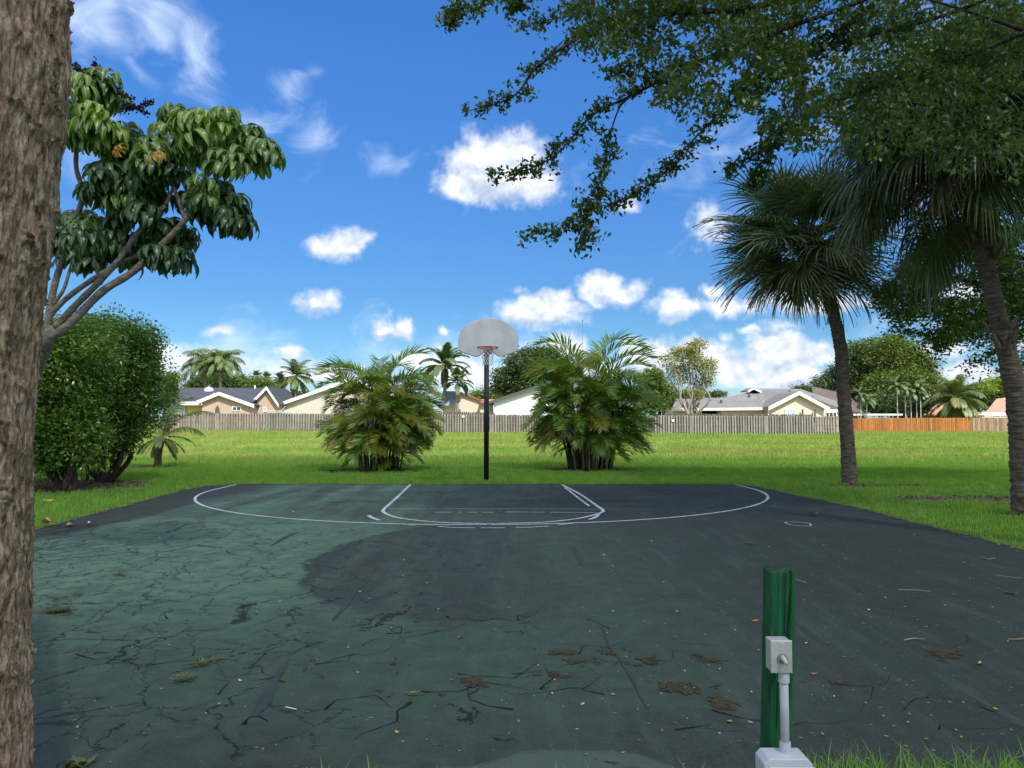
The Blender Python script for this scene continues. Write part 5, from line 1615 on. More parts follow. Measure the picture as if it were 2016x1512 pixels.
# --- house 5 grey roof
O = on_terr(1520, 92)
h5 = root('house', 'long low house with grey shingle roof and cream gable, right behind the fence', 'house', O)
roof_plane(h5, O, [P(1322, 806, 88), P(1512, 803.5, 88), P(1500, 766, 99), P(1440, 781, 97)], m_r_grey)
roof_plane(h5, O, [P(1322, 806.2, 88.02), P(1441, 781.4, 97), P(1415, 783, 97), P(1331, 785.5, 97)], m_r_grey)
roof_plane(h5, O, [P(1504, 804, 88.05), P(1572, 773, 92), P(1576, 766, 99), P(1486, 764.5, 99)], m_r_grey)
roof_plane(h5, O, [P(1570, 773, 91), P(1665, 807, 88.3), P(1680, 800, 99), P(1576, 766, 99)], m_r_grey)
gable(h5, O, (1570, 773), (1510, 803.5), (1630, 805.5), 86.5, 6, 815, m_cream, m_r_grey, m_trim, ov=.5, fas=.30)
gable(h5, O, (1483, 765), (1472, 771), (1499, 772), 96, 3, 815, m_r_dark, m_r_grey, m_trim, ov=.1, fas=.14, wall=False)
hfascia(h5, O, 1322, 804, 1511, 802, 87.9, .30, m_trim)
hfascia(h5, O, 1612, 805.5, 1668, 806.5, 87.4, .28, m_trim)
hwall(h5, O, 1419, 1512, 806, 89, m_cream); hwall(h5, O, 1325, 1377, 806, 89.5, m_cream); hwall(h5, O, 1377, 1419, 806, 91, m_darkrec, 3, 'porch_recess')
hwall(h5, O, 1612, 1650, 808, 89, m_cream)
window(h5, O, 1545, 805.5, 1565, 819, 86.5, m_glass_l, 0, .07); window(h5, O, 1625, 811, 1647, 822, 89, m_glass, 2, .08)
for u in (1580, 1604.5):
    p = P(u, 812, 86.2); MB(O).box((p.x-.07, p.y-.1, p.z-1.2), (p.x+.07, p.y+.05, p.z+.35)).build('post', m_gtrim, h5)
for (u, v, Y_) in ((1555, 771, 96), (1475, 776, 94), (1420, 790, 91), (1600, 783, 92)):
    p = P(u, v, Y_); MB(O).box((p.x-.12, p.y-.12, p.z-.7), (p.x+.12, p.y+.12, p.z+.18)).build('roof_vent', m_gtrim, h5)
for (u, v) in ((1513, 807), (1653, 809)):
    p = P(u, v, 86.4); MB(O).box((p.x-.05, p.y-.05, p.z-2.6), (p.x+.05, p.y+.05, p.z)).build('downspout', m_trim, h5)
# --- house 6 brown roof and carport
O = on_terr(1670, 112)
h6 = root('house', 'house with brown shingle roof and flat white carport, above the orange fence', 'house', O)
roof_plane(h6, O, [P(1606, 806, 110), P(1707, 812, 110), P(1668, 776, 118), P(1598, 760.5, 118)], m_r_brown)
hwall(h6, O, 1655, 1702, 812, 111, stucco('tan_stucco', (.40, .30, .24)))
MB(O).box(P(1676, 818, 106), P(1756, 815, 109)).build('carport_roof', m_trim, h6)
for u in (1690, 1722, 1750):
    p = P(u, 818, 106.3); MB(O).box((p.x-.06, p.y, p.z-2.2), (p.x+.06, p.y+.12, p.z)).build('carport_post', m_trim, h6)
# --- houses 7 and 8
O = on_terr(1850, 118)
h7 = root('house', 'low terracotta roofed house half hidden by the bushy coconut palm', 'house', O)
roof_plane(h7, O, [P(1812, 816, 114), P(1905, 816, 114), P(1890, 799, 119), P(1826, 799, 119)], m_r_terra)
hwall(h7, O, 1818, 1900, 816.5, 115, m_cream2, 4); window(h7, O, 1826, 818, 1848, 822, 115)
O = on_terr(1960, 114)
h8 = root('house', 'terracotta roofed house with white fascia at the far right edge', 'house', O)
roof_plane(h8, O, [P(1941, 811, 110), P(2060, 811, 110), P(2040, 775, 117), P(1962, 785, 115)], m_r_terra)
roof_plane(h8, O, [P(1941, 811, 110), P(1962, 785, 115), P(2030, 783, 117.2), P(1951, 811, 121)], m_r_terra)
MB(O).box(P(1918, 817.5, 108), P(2060, 811.5, 109)).build('fascia', m_trim, h8); hwall(h8, O, 1930, 2060, 817, 110, m_cream2, 4)
window(h8, O, 1953, 818, 1985, 822, 110)

# ================================================================== background trees
m_bg_d = leafmat('far_leaf_dark', (.04, .075, .025), (.085, .14, .04), (.14, .19, .06), rough=.55, trans=.25, nscale=.25)
m_bg_m = leafmat('far_leaf_mid', (.065, .115, .025), (.14, .20, .04), (.24, .28, .07), rough=.55, trans=.3, nscale=.25)
m_bg_y = leafmat('far_leaf_yellow', (.13, .15, .03), (.25, .26, .05), (.34, .30, .08), rough=.55, trans=.35, nscale=.3)
m_bg_l = leafmat('far_leaf_lime', (.14, .22, .03), (.25, .34, .06), rough=.55, trans=.35, nscale=.3)
m_bg_b = leafmat('far_leaf_blue', (.06, .10, .05), (.12, .17, .08), rough=.6, trans=.25, nscale=.3)
def bgtree(label, u, Y, blobs, lm, n, per, crad, ls, seed, name='broadleaf_tree', stems=None, r0=.2, lump=.65, group=None, bark=None, shell=.35):
    b_ = on_terr(u, Y)
    bl = [px_blob(a, b2_, c, d, Y + (random.Random(i+seed).uniform(-1, 1)), c*Y/FPX*.8) for i, (a, b2_, c, d) in enumerate(blobs)]
    tops = [P(a, b2_, Y) for (a, b2_, c, d) in blobs]
    return bush_tree(name, label, b_, bl, n, per, crad, ls, lm, seed, [(tops, r0, .04, (0, 0, -.1))], group, lump=lump, bark=bark or m_barkd, shell=shell)
bgtree('broad dark green tree rising behind the white house, right of the hoop', 1040, 108, [(1050,715,48,28),(1090,722,34,26),(1010,745,36,24),(1050,755,52,28),(1000,765,24,16),(1075,700,24,16),(1095,755,40,25)], m_bg_d, 2600, 14, .45, .42, 101)
bgtree('low rounded tree behind the roofs just right of the pole', 962, 125, [(965,777,22,9),(945,780,16,7),(985,780,16,8)], m_bg_m, 500, 10, .5, .45, 102)
bgtree('green tree behind the right areca palm clump', 1300, 95, [(1295,775,28,26),(1280,750,22,22),(1310,795,22,18),(1275,790,24,22),(1290,740,14,12)], m_bg_m, 1100, 12, .4, .36, 103)
m_pale = barkmat('pale_bark', (.40, .36, .31), (.24, .21, .18))
b_ = on_terr(1362, 84)
yt = bgtree('open yellow green tree with pale trunk standing behind the fence, right of centre', 1368, 84,
       [(1355,700,26,18),(1340,695,24,14),(1375,683,20,12),(1318,712,20,12),(1395,725,18,22),(1370,715,20,18),(1340,740,26,20),(1385,755,22,18),(1360,685,14,9),(1310,705,12,6),(1372,775,14,10),(1335,725,20,10),(1372,672,12,6)],
       m_bg_y, 1100, 9, .30, .24, 104, bark=m_pale, r0=.16, lump=.6, shell=.5)
bgtree('small feathery pale bush above the grey roof, left of the yellow green tree', 1345, 105, [(1345,778,20,8),(1330,782,12,6),(1365,780,14,6)], m_bg_m, 260, 10, .4, .35, 105, name='bush')
bgtree('small dark tree poking above the grey roofed house', 1580, 120, [(1580,768,16,7),(1590,772,12,6),(1572,772,10,5)], m_bg_d, 260, 12, .4, .36, 106)
bgtree('grey green tree left of the tall palm trunk, over the brown roof', 1630, 125, [(1625,755,22,14),(1615,765,14,10),(1645,745,18,24),(1640,765,24,12)], m_bg_b, 700, 12, .5, .42, 107)
bgtree('tall tree just right of the palm trunk in the right tree group', 1700, 122, [(1695,700,26,28),(1690,740,30,30),(1710,690,20,20),(1680,770,30,25),(1705,780,26,24)], m_bg_d, 2000, 13, .5, .42, 108, lump=.75)
bgtree('largest light green tree in the right tree group', 1765, 118, [(1760,690,34,26),(1745,715,38,28),(1790,705,32,24),(1775,740,46,30),(1740,760,36,28),(1755,678,22,16),(1810,720,26,18),(1800,760,34,26),(1830,750,22,20)], m_bg_m, 3400, 13, .5, .40, 109, lump=.75)
bgtree('dark shrubby tree behind the thin palm stems', 1780, 112, [(1775,795,36,22),(1750,790,24,20),(1800,800,26,18),(1725,798,22,18)], m_bg_d, 1500, 12, .4, .40, 110)
bgtree('bright lime green tree beside the leaning palm trunk', 1962, 128, [(1960,762,24,14),(1975,755,18,12),(1940,765,16,9),(1990,765,20,14)], m_bg_l, 800, 12, .5, .42, 111)
bgtree('grey green tree mass behind the bushy coconut palm', 1900, 130, [(1900,775,34,14),(1930,785,30,16),(1875,780,26,16),(1950,790,26,14),(1855,770,20,12)], m_bg_b, 1500, 12, .5, .42, 112)
bgtree('round green tree behind the peach house roof, under the small fan palms', 500, 125, [(500,758,30,12),(480,764,22,8),(520,760,18,9),(468,752,14,12)], m_bg_m, 900, 12, .5, .42, 113)
bgtree('dark bushes between the peach and cream houses', 545, 120, [(545,780,16,14),(560,785,14,10),(535,770,12,8),(572,782,12,6),(590,780,18,6)], m_bg_d, 700, 12, .4, .40, 114)
bgtree('dark tree showing under the queen palm crowns, left', 380, 122, [(385,757,14,9),(375,762,10,6),(396,750,10,12),(455,755,14,12),(430,752,18,12)], m_bg_d, 700, 12, .4, .40, 115)
bgtree('pale green feathery tree at the edge of the hedge, left', 330, 60, [(335,762,12,18),(340,745,10,10),(330,785,14,16)], m_bg_m, 420, 12, .25, .22, 116)
bgtree('distant treeline right of the white house', 1225, 125, [(1230,785,40,10),(1180,782,30,10)], m_bg_m, 500, 12, .5, .42, 117)
bgtree('far tree low on the horizon at the left of the yellow green tree', 1430, 140, [(1415,776,14,3),(1400,778,12,3)], m_bg_d, 120, 12, .4, .42, 118)

m_pale_palm = plain('pale_palm_stem', (.52, .50, .44), .8, .2)
def palm_at(name, label, u, Y, vtop, r0, r1, nfr, Lpx, FS, seed, **kw):
    b_ = on_terr(kw.pop('ub', u), Y); tp_ = P(u, vtop, Y)
    return build_palm(name, label, b_, tp_, r0, r1, nfr, Lpx*Y/FPX, FS, seed, **kw)
palm_at('queen_palm', 'queen palm with drooping feathery crown, left of the pair over the peach house', 405, 110, 722, .22, .16, 34, 58, FS_QUEEN, 1, group='queen palms behind the peach house')
palm_at('queen_palm', 'queen palm with windblown crown, right of the pair over the peach house', 434, 108, 718, .20, .15, 34, 58, FS_QUEEN, 2, group='queen palms behind the peach house')
palm_at('coconut_palm', 'coconut palm with open star shaped crown between the peach and cream houses', 583, 108, 742, .22, .15, 28, 46, FS_COCO, 3, ub=580)
palm_at('royal_palm', 'taller royal palm with pale trunk left of the backboard', 876, 92, 745, .30, .20, 22, 60, FS_ROYAL, 4, trunk_m=m_palmtr, shaft=1.5, group='royal palms left of the hoop')
palm_at('royal_palm', 'shorter royal palm beneath the backboard, beside the cream house', 901, 91, 772, .20, .13, 18, 42, FS_ROYAL, 5, trunk_m=m_palmtr, shaft=1.1, group='royal palms left of the hoop')
palm_at('coconut_palm', 'bushy coconut palm with yellowing fronds above the orange fence', 1880, 108, 786, .30, .26, 30, 68, FS_COCO, 6, nuts=True)
t = [o for o in COL.objects if o.name.startswith('coconut_palm')][-1]
for i in range(9):
    link('frond', FS_COCOY[3 + i % 3][i % 2], t, loc=P(1880, 786, 108) - on_terr(1880, 108), rot=(0, 0, i*.72), scl=58*108/FPX)
for i, (u, v) in enumerate([(1694, 778), (1706, 790), (1766, 760), (1782, 768), (1793, 772), (1804, 765), (1812, 775)]):
    lb = ['thin pale palm at the left end of the row over the orange fence', 'short thin palm second from the left over the orange fence', 'tallest thin palm left of the palm row centre',
          'thin palm just right of the tallest thin palm', 'middle stem of the thin palm row', 'thin palm with grey stem near the row right end', 'thin palm at the right end of the row, beside the coconut palm'][i]
    palm_at('slender_palm', lb, u, 106, v, .085, .06, 16, 25 + (i % 3)*3, FS_QUEEN if i % 2 else FS_ROYAL, 20+i, group='slender palms over the orange fence', trunk_m=m_pale_palm)

for i, (u, v) in enumerate([(504, 743), (524, 746), (550, 746), (553, 752)]):
    lb = ['small distant fan palm above the round tree, left one', 'small distant fan palm right of the round tree top', 'thin distant fan palm left of the star shaped coconut palm', 'lower distant fan palm close against the coconut palm'][i]
    b_ = on_terr(u, 135); tp_ = P(u, v, 135)
    build_palm('fan_palm', lb, b_, tp_, .16, .12, 22, 1.35, FAN_FAR, 40+i, group='distant fan palms on the left', trunk_m=m_bark)

# ================================================================== basketball hoop
pb = G(957.5, 947)
hp = root('basketball_hoop', 'outdoor basketball hoop on black pole with white fan shaped backboard', 'basketball hoop', pb)
m_black = plain('black_paint', (.012, .012, .014), .45, .4, bstr=.05)
m_board = plain('backboard_white', (.66, .67, .68), .5, .35, var=.07, scale=3, bstr=.06)
m_rim = plain('rim_red', (.42, .06, .07), .5, .4, var=.2)
m_net = plain('net_cord', (.72, .70, .70), .8, .1, bstr=0)
Yp = pb.y; Yb_ = 17.6; hx = pb.x
ztop = 3.45
mb = MB(pb); mb.tube([(hx, Yp, -.05), (hx, Yp, ztop)], .066, 20)
mb.build('pole', m_black, hp, smooth=True)
MB(pb).tube([(hx, Yp, ztop-.01), (hx, Yp, ztop+.03)], [.075, .06], 20).build('pole_cap', m_black, hp)
zr = 3.19
for zc in (3.28, 3.62):
    MB(pb).tube([(hx, Yp - .02, ztop - .25 if zc < 3.4 else ztop - .04), (hx, Yb_ + .05, zc)], .032, 10).build('support_arm', m_black, hp, smooth=True)
bx = P(961.5, 660, Yb_).x
# outline of the board in the photograph's proportions (metres from its centre line and the rim height)
k = Yb_/FPX
def bp(du, v): return (bx + du*k, P(961, v, Yb_).z)
ol = []
top = [(-58, 668)] + [(-58*math.cos(a), 668 - 41*math.sin(a)) for a in np.linspace(.12, PI-.12, 30)] + [(58, 668)]
ol += [bp(a, b2_) for a, b2_ in top]
for a, b2_ in [(58.5,676),(58.5,686),(57,690),(52,693),(38,697.5),(27,701),(23,701.5),(18,700),(12,695),(6,692),(0,691),(-6,692),(-12,695),(-18,700),(-23,701.5),(-27,701),(-38,697.5),(-52,693),(-57,690),(-58.5,686),(-58.5,676)]:
    ol.append(bp(a, b2_))
ol = ol[::-1]
mb = MB(pb); mb.prism([(x, Yb_, z) for x, z in ol], (0, .035, 0))
bo = mb.build('backboard', m_board, hp)
be = bo.modifiers.new('bevel', 'BEVEL'); be.width = .008; be.segments = 2; be.limit_method = 'ANGLE'
mb = MB(pb)
q = [Vector((x, Yb_ + .0175, z)) for x, z in ol]; q.append(q[0])
mb.tube(q, .011, 6, cap=False).build('board_edge', plain('board_edge', (.50, .50, .50), .6), hp, smooth=True)
for a in (-.30, .30):
    for zz in (3.35, 3.62):
        MB(pb).tube([(bx + a, Yb_ - .006, zz), (bx + a, Yb_ + .002, zz)], .012, 8).build('bolt', m_alu, hp)
rc_ = Vector((bx, Yb_ - .40, zr)); rr_ = .232
mb = MB(pb)
ring = [rc_ + Vector((math.cos(a)*rr_, math.sin(a)*rr_, 0)) for a in np.linspace(0, 2*PI, 49)]
mb.tube(ring, .0115, 8, cap=False).build('rim', m_rim, hp, smooth=True)
mb = MB(pb)
mb.box((bx-.09, Yb_-.012, zr-.12), (bx+.09, Yb_-.001, zr+.05))
mb.prism([(bx-.06, Yb_-.012, zr+.012), (bx+.06, Yb_-.012, zr+.012), (bx+.05, Yb_-.18, zr+.004), (bx-.05, Yb_-.18, zr+.004)], (0, 0, -.02))
for sg in (-1, 1):
    mb.tube([(bx + sg*.08, Yb_-.01, zr-.10), (bx + sg*.11, Yb_-.22, zr-.012)], .009, 6)
    mb.tube([(bx + sg*.03, Yb_-.01, zr-.10), (bx + sg*.04, Yb_-.175, zr-.012)], .009, 6)
mb.build('rim_bracket', m_rim, hp)
# net
mb = MB(pb); ns = 12
levels = [(0, .226), (.06, .205), (.12, .165), (.18, .135), (.24, .118), (.30, .110), (.36, .112), (.41, .120)]
for i in range(ns):
    for sg in (-1, 1):
        pts = []
        for j, (dz, rd) in enumerate(levels):
            a = 2*PI*(i + sg*.5*j*1.0/1)/ns
            pts.append(rc_ + Vector((math.cos(a)*rd, math.sin(a)*rd, -dz)))
        mb.tube(pts, .0048, 4, cap=False)
o = mb.build('net', m_net, hp); o['kind'] = 'stuff'
for i in range(ns):
    a = 2*PI*i/ns; p = rc_ + Vector((math.cos(a)*rr_, math.sin(a)*rr_, -.012))
    MB(pb).tube([p - Vector((0, 0, .012)), p + Vector((0, 0, .004))], .007, 6).build('net_hook', m_rim, hp)
# thin mast far behind the right palm clump
pm_ = on_terr(1147, 130)
ms = root('radio_mast', 'thin distant mast rising over the right areca palm clump', 'mast', pm_)
MB(pm_).tube([pm_, P(1147, 632, 130)], [.035, .02], 6).build('pole', m_gtrim, ms)
MB(pm_).box(P(1145.8, 633, 130), P(1148.4, 631, 130.2)).build('tip', m_gtrim, ms)

# ================================================================== green post with electrical boxes
Yq = 2.55
p0 = P(1543, 1124, Yq)
bp0 = Vector((P(1533, 1500, Yq).x, Yq + .04, 0))
gp = root('green_post', 'green painted cracked timber post at the near court edge', 'post', bp0)
def green_wood():
    m, T, out = mat('green_painted_wood')
    tc = T.new('ShaderNodeTexCoord'); v = tc.outputs['Object']
    n = T.noise(T.vec('MULTIPLY', v, (1, 1, .06)), 70, 5, .65, .4)
    n2 = T.noise(T.vec('MULTIPLY', v, (1, 1, .12)), 16, 4, .6, .6)
    c = T.mix(T.ss(n, .3, .7), (.008, .068, .030), (.018, .125, .050))
    c = T.mix(T.ss(n2, .55, .7, 0, .5), c, (.006, .035, .018))
    z = T.sep(v)[2]
    c = T.mix(T.ss(T.noise(T.vec('MULTIPLY', v, (1, 1, .25)), 60, 4, .7), .57, .66, 0, .7), c, (.10, .085, .055))
    c = T.mix(T.ss(T.sep(v)[2], .97, 1.03, 0, .6), c, (.06, .055, .035))
    bsdf(T, out, c, .85, .15, 0, T.math('ADD', n, T.math('MULTIPLY', n2, .6)), 1.0, .010)
    return m
m_gw = green_wood()
H = p0.z; wpx = 53*Yq/FPX
nz, na = 150, 96
zz = np.linspace(-.02, H, nz); an = np.linspace(0, 2*PI, na, endpoint=False)
A_, Z_ = np.meshgrid(an, zz)
hw = wpx/2*1.0
# rounded square section
se = (np.abs(np.cos(A_))**5 + np.abs(np.sin(A_))**5)**(-1/5)
rad = hw*np.minimum(se, 1.24)
xx = np.cos(A_)*rad; yy = np.sin(A_)*rad
for (xc, w_, d_, z0, z1) in [(.004, .0018, .030, .55, 2), (.0195, .0026, .045, .60, 2), (-.018, .0012, .016, .3, .75), (-.030, .001, .01, .6, .98), (.012, .0009, .012, .45, 1)]:
    wob = (fbm(Z_*5, Z_*0 + xc*900, seed=5) - .5)*.012
    g_ = np.exp(-((xx - xc - wob)/w_)**2) * (yy < 0) * np.clip((Z_/H - z0*.9)*8, 0, 1) * np.clip((z1 - Z_/H)*8, 0, 1)
    yy = yy + g_*d_*.6
dn = (fbm(np.cos(A_)*9+20, np.sin(A_)*9+20, Z_*1.6, o=4, seed=3) - .5)*.006
xx = xx + np.cos(A_)*dn; yy = yy + np.sin(A_)*dn
lean = (P(1543, 1124, Yq).x - P(1533, 1500, Yq).x)
lx = np.interp(Z_, [0, .25, H], [-.006, 0, lean])
topj = (fbm(np.cos(an)*3+4, np.sin(an)*3+4, seed=9) - .5)*.02
Zm = Z_ + np.where(np.arange(nz)[:, None] > nz-6, topj[None, :], 0)
V = np.stack([xx + lx, yy, Zm], 2).reshape(-1, 3)
i_, k_ = np.meshgrid(np.arange(nz-1), np.arange(na), indexing='ij'); k2 = (k_+1) % na
F = np.stack([i_*na+k_, i_*na+k2, (i_+1)*na+k2, (i_+1)*na+k_], 2).reshape(-1, 4)
V = np.concatenate([V, [[lean, 0, H-.006]]]); last = (nz-1)*na
Ft = np.stack([last + np.arange(na), last + (np.arange(na)+1) % na, np.full(na, nz*na)], 1)
link('timber', npmesh('timber', V, [F, Ft], m_gw, smooth=False), gp)
# upper metal box with toggle
m_mb = plain('cast_metal', (.50, .51, .50), .42, .5, metal=.35, var=.12, scale=14, bstr=.12, bscale=90, bdist=.002)
m_pvc = plain('grey_pvc', (.40, .42, .45), .5, .35, var=.10, scale=10, bstr=.05)
m_pvcl = plain('light_pvc', (.46, .49, .52), .45, .4, var=.06, scale=8, bstr=.04)
m_collar = plain('collar_grey', (.22, .21, .20), .6, .3)
m_tg = plain('switch_toggle', (.55, .50, .43), .5, .4)
fy = Yq - .045
q0, q1 = P(1519, 1324, fy-.05), P(1558, 1262, fy-.05)
sb_ = root('switch_box', 'grey metal switch box with toggle lever, fixed to the green post', 'electrical box', Vector(((q0.x+q1.x)/2, fy, q0.z)))
Ob = sb_.location.copy()
MB(Ob).box((q0.x, fy-.044, q0.z), (q1.x, fy+.006, q1.z)).build('housing', m_mb, sb_, bevel=.003)
MB(Ob).box((q0.x-.002, fy-.052, q0.z-.002), (q1.x+.002, fy-.0445, q1.z+.002)).build('cover_plate', m_mb, sb_, bevel=.0025)
tcx, tcz = (q0.x+q1.x)/2 + .001, q0.z + (q1.z-q0.z)*.45
MB(Ob).tube([(tcx, fy-.052, tcz), (tcx, fy-.058, tcz)], [.016, .015], 24).build('switch_collar', m_collar, sb_, smooth=False)
mb = MB(Ob)
mb.tube([(tcx-.001, fy-.056, tcz+.006), (tcx+.001, fy-.070, tcz+.001), (tcx+.003, fy-.084, tcz-.008)], [.0085, .0075, .004], 10).build('toggle', m_tg, sb_, smooth=True)
for zc in (q0.z+.008, q1.z-.008):
    MB(Ob).tube([(tcx, fy-.052, zc), (tcx, fy-.0545, zc)], .0032, 10).build('screw', m_alu, sb_)
# conduit between the boxes
cxt, cxb = P(1543, 1330, fy-.03), P(1546, 1478, fy-.03)
cd_ = root('conduit', 'grey plastic conduit pipe linking the two boxes on the post', 'pipe', cxb)
MB(cxb).tube([cxb - Vector((0, 0, .03)), cxb.lerp(cxt, .5), cxt], .0135, 20).build('pipe', m_pvc, cd_, smooth=True)
MB(cxb).tube([cxt - Vector((0, 0, .020)), cxt + Vector((0, 0, .012))], .0175, 20).build('upper_coupling', m_pvcl, cd_)
MB(cxb).tube([cxb - Vector((0, 0, .008)), cxb + Vector((0, 0, .028))], .0175, 20).build('lower_coupling', m_pvcl, cd_)
# lower junction box
jx0, jx1 = P(1497, 1495, fy-.05).x, P(1592, 1495, fy-.05).x
zt_ = P(1545, 1480, fy-.03).z
jb = root('junction_box', 'large pale grey plastic junction box at the foot of the green post', 'electrical box', Vector(((jx0+jx1)/2, fy, zt_-.17)))
Oj = jb.location.copy()
ch = .016
prof = [(jx0, zt_-.17), (jx1, zt_-.17), (jx1, zt_-ch), (jx1-ch, zt_), (jx0+ch, zt_), (jx0, zt_-ch)]
MB(Oj).prism([(x, fy-.085, z) for x, z in prof], (0, .088, 0)).build('housing', m_pvcl, jb, bevel=.003)
ins = .004
MB(Oj).box((jx0+.012, fy-.098, zt_-.165), (jx1+.004, fy-.0865, zt_-.02)).build('cover', m_pvcl, jb, bevel=.005)
for x in (jx0+.021, jx1-.006):
    for z in (zt_-.03, zt_-.155):
        MB(Oj).tube([(x, fy-.098, z), (x, fy-.1005, z)], .0038, 12).build('screw', m_gtrim, jb)
MB(Oj).tube([(jx0+.08, fy-.04, -.05), (jx0+.08, fy-.04, zt_-.168)], .016, 14).build('riser_pipe', m_pvc, jb, smooth=True)

# ================================================================== litter
m_ly = plain('leaf_yellow', (.55, .36, .07), .6, .3, var=.25, scale=20); m_lt = plain('leaf_tan', (.42, .27, .15), .7, .2, var=.3, scale=20); m_lo = plain('leaf_orange', (.42, .17, .04), .6, .3, var=.3, scale=20); m_lp = plain('leaf_pale', (.55, .50, .40), .7, .2)
def litter_mesh(m, seed, curl):
    r = random.Random(seed); V = []; F = []
    n = 8
    for j in range(n+1):
        s = j/n; w = .24*math.sin(PI*min(1, s*1.02))**.8 + .004
        x = s - .5; b2_ = curl*(s-.5)**2*1.4
        V += [(x, w + curl*.05*s, b2_ + .22*w*curl*2), (x, curl*.1*math.sin(s*4), b2_), (x, -w + curl*.05*s, b2_ + .22*w*curl*2)]
        if j:
            k = 3*j
            F += [(k-3, k-2, k+1, k), (k-2, k-1, k+2, k+1)]
    me = bpy.data.meshes.new('fallen_leaf'); me.from_pydata(V, [], F); me.materials.append(m); me.update()
    return me
LM = {c: [litter_mesh(mm, i, cu) for i, cu in enumerate((.25, .6, 1.0))] for c, mm in zip('yotp', (m_ly, m_lo, m_lt, m_lp))}
rl = random.Random(17)
def leaf(u, v, px, c, lab=None, grp='small fallen leaves scattered over the court'):
    g_ = G(u, v); s = px*g_.y/FPX
    on = bool(inside_poly(np.array([g_.x]), np.array([g_.y]), CO)[0])
    names = {'y': 'yellow', 'o': 'orange brown', 't': 'tan', 'p': 'pale'}
    o = link('fallen_leaf', LM[c][rl.randrange(3)], loc=(g_.x, g_.y, .012 if on else .05), rot=(rl.gauss(0, .12), rl.gauss(0, .12), rl.uniform(0, 6.28)), scl=s)
    tagit(o, lab or ('small %s fallen leaf lying on the dark court' % names[c]), 'leaf', None if lab else grp + ', ' + names[c])
BL = [(783,1448,13,'y','bright yellow leaf near the bottom edge, left of centre'),(1436,1425,20,'t','curled pale tan leaf left of the green post'),(1478,1427,14,'t','small folded tan leaf just left of the green post'),
 (1335,1208,13,'y','yellow curled leaf in the middle of the right half of court'),(1602,1332,13,'o','orange leaf right of the upper metal box'),(1632,1270,11,'o','brown oval leaf right of the green post, halfway up'),
 (1930,1312,16,'y','yellow leaf far right beside a moss stain'),(94,992,22,'y','large yellow leaf on the grass beside the left trunk'),(137,1037,26,'y','long yellow leaf on the court edge by the left trunk'),
 (90,1038,34,'t','reddish tan leaf at the grass edge against the left trunk'),(177,1033,14,'p','pale leaf on the far left court edge'),(1487,1225,15,'o','orange brown leaf left of the post top'),
 (1207,1117,7,'y',None),(1203,1128,7,'y',None),(1208,1207,9,'y',None),(1002,1200,8,'o',None),(1207,1371,12,'y','yellow leaf low in the middle of the court, above two cracks'),(1147,1390,10,'p',None),(813,1368,12,'y','yellow torn leaf on the moss crack left of centre'),
 (551,1187,8,'y',None),(561,1210,8,'t',None),(457,1310,8,'o',None),(473,1345,11,'p','small white curved leaf on the green court, lower left'),(705,1328,7,'p',None),(741,1058,7,'p',None),(1285,1068,8,'p',None),(1188,1095,8,'y',None),
 (1666,1103,8,'y',None),(1823,1237,9,'y',None),(1788,1427,12,'o','orange leaf low right beyond the green post'),(1892,1457,10,'y',None),(1743,1180,8,'t',None),(1955,1198,9,'t',None),(1348,1170,8,'t',None),(1512,1080,8,'t',None),
 (316,1061,9,'y',None),(250,1027,8,'o',None),(387,1034,9,'t',None),(579,1010,8,'p',None),(672,998,7,'t',None),(1603,1015,22,'t','long tan leaf on the court right of the painted arc'),(1021,1425,9,'o',None),(1226,1487,9,'y',None),(1277,1429,9,'t',None),
 (1092,1343,8,'y',None),(1348,1358,10,'o',None),(1480,1367,8,'y',None),(1416,1322,8,'y',None),(1700,1230,8,'o',None),(1860,1195,8,'t',None),(1900,1110,8,'t',None),(1620,1450,8,'t',None),(1710,1500,8,'t',None),(1960,1400,9,'y',None),
 (373,960,16,'t','tan leaf in the grass edge at the court left corner')]
for a in BL: leaf(*a)
for _ in range(70):
    leaf(rl.uniform(900, 2010), rl.uniform(1050, 1500), rl.uniform(4, 8), rl.choice('ytoptp'))
for _ in range(35):
    leaf(rl.uniform(150, 900), rl.uniform(1050, 1500), rl.uniform(4, 7), rl.choice('ytpp'))
# dry leaves and debris along the asphalt edge: uncountable
nV = []; nF = []
rz_ = np.random.default_rng(3)
pts = CO[(CO[:, 1] > 5)]
cent_ = np.repeat(pts, 9, 0); cent_ = cent_ + rz_.normal(0, 1, cent_.shape)*np.array([.09, .09])
c3 = np.column_stack([cent_, np.full(len(cent_), .022) + rz_.uniform(0, .012, len(cent_))])
V, F = leaf_quads(c3, rz_.uniform(.02, .06, len(c3)), .5, 0, rz_)
V[:, 2] = .012 + (V[:, 2] - .03)*.35 + .012
m_deb = leafmat('edge_litter', (.12, .08, .045), (.30, .21, .12), (.45, .36, .24), rough=.8, trans=.1, tcol=(1, 1, 1))
o = link('edge_litter', npmesh('edge_litter', V, F, m_deb)); tagit(o, kind='stuff')
# tiny crumbs over the court
n = 9000
x = rz_.uniform(-6.4, 5.7, n); y = rz_.uniform(3, 18, n)
k = rz_.random(n) < np.clip(.25 + (x+2)/7, .12, 1)
c3 = np.column_stack([x[k], y[k], np.full(k.sum(), .013)])
V, F = leaf_quads(c3, rz_.uniform(.006, .03, len(c3)), .5, 0, rz_); V[:, 2] = .0105 + np.abs(V[:, 2]-.013)*.3
o = link('court_crumbs', npmesh('court_crumbs', V, F, m_deb)); tagit(o, kind='stuff')
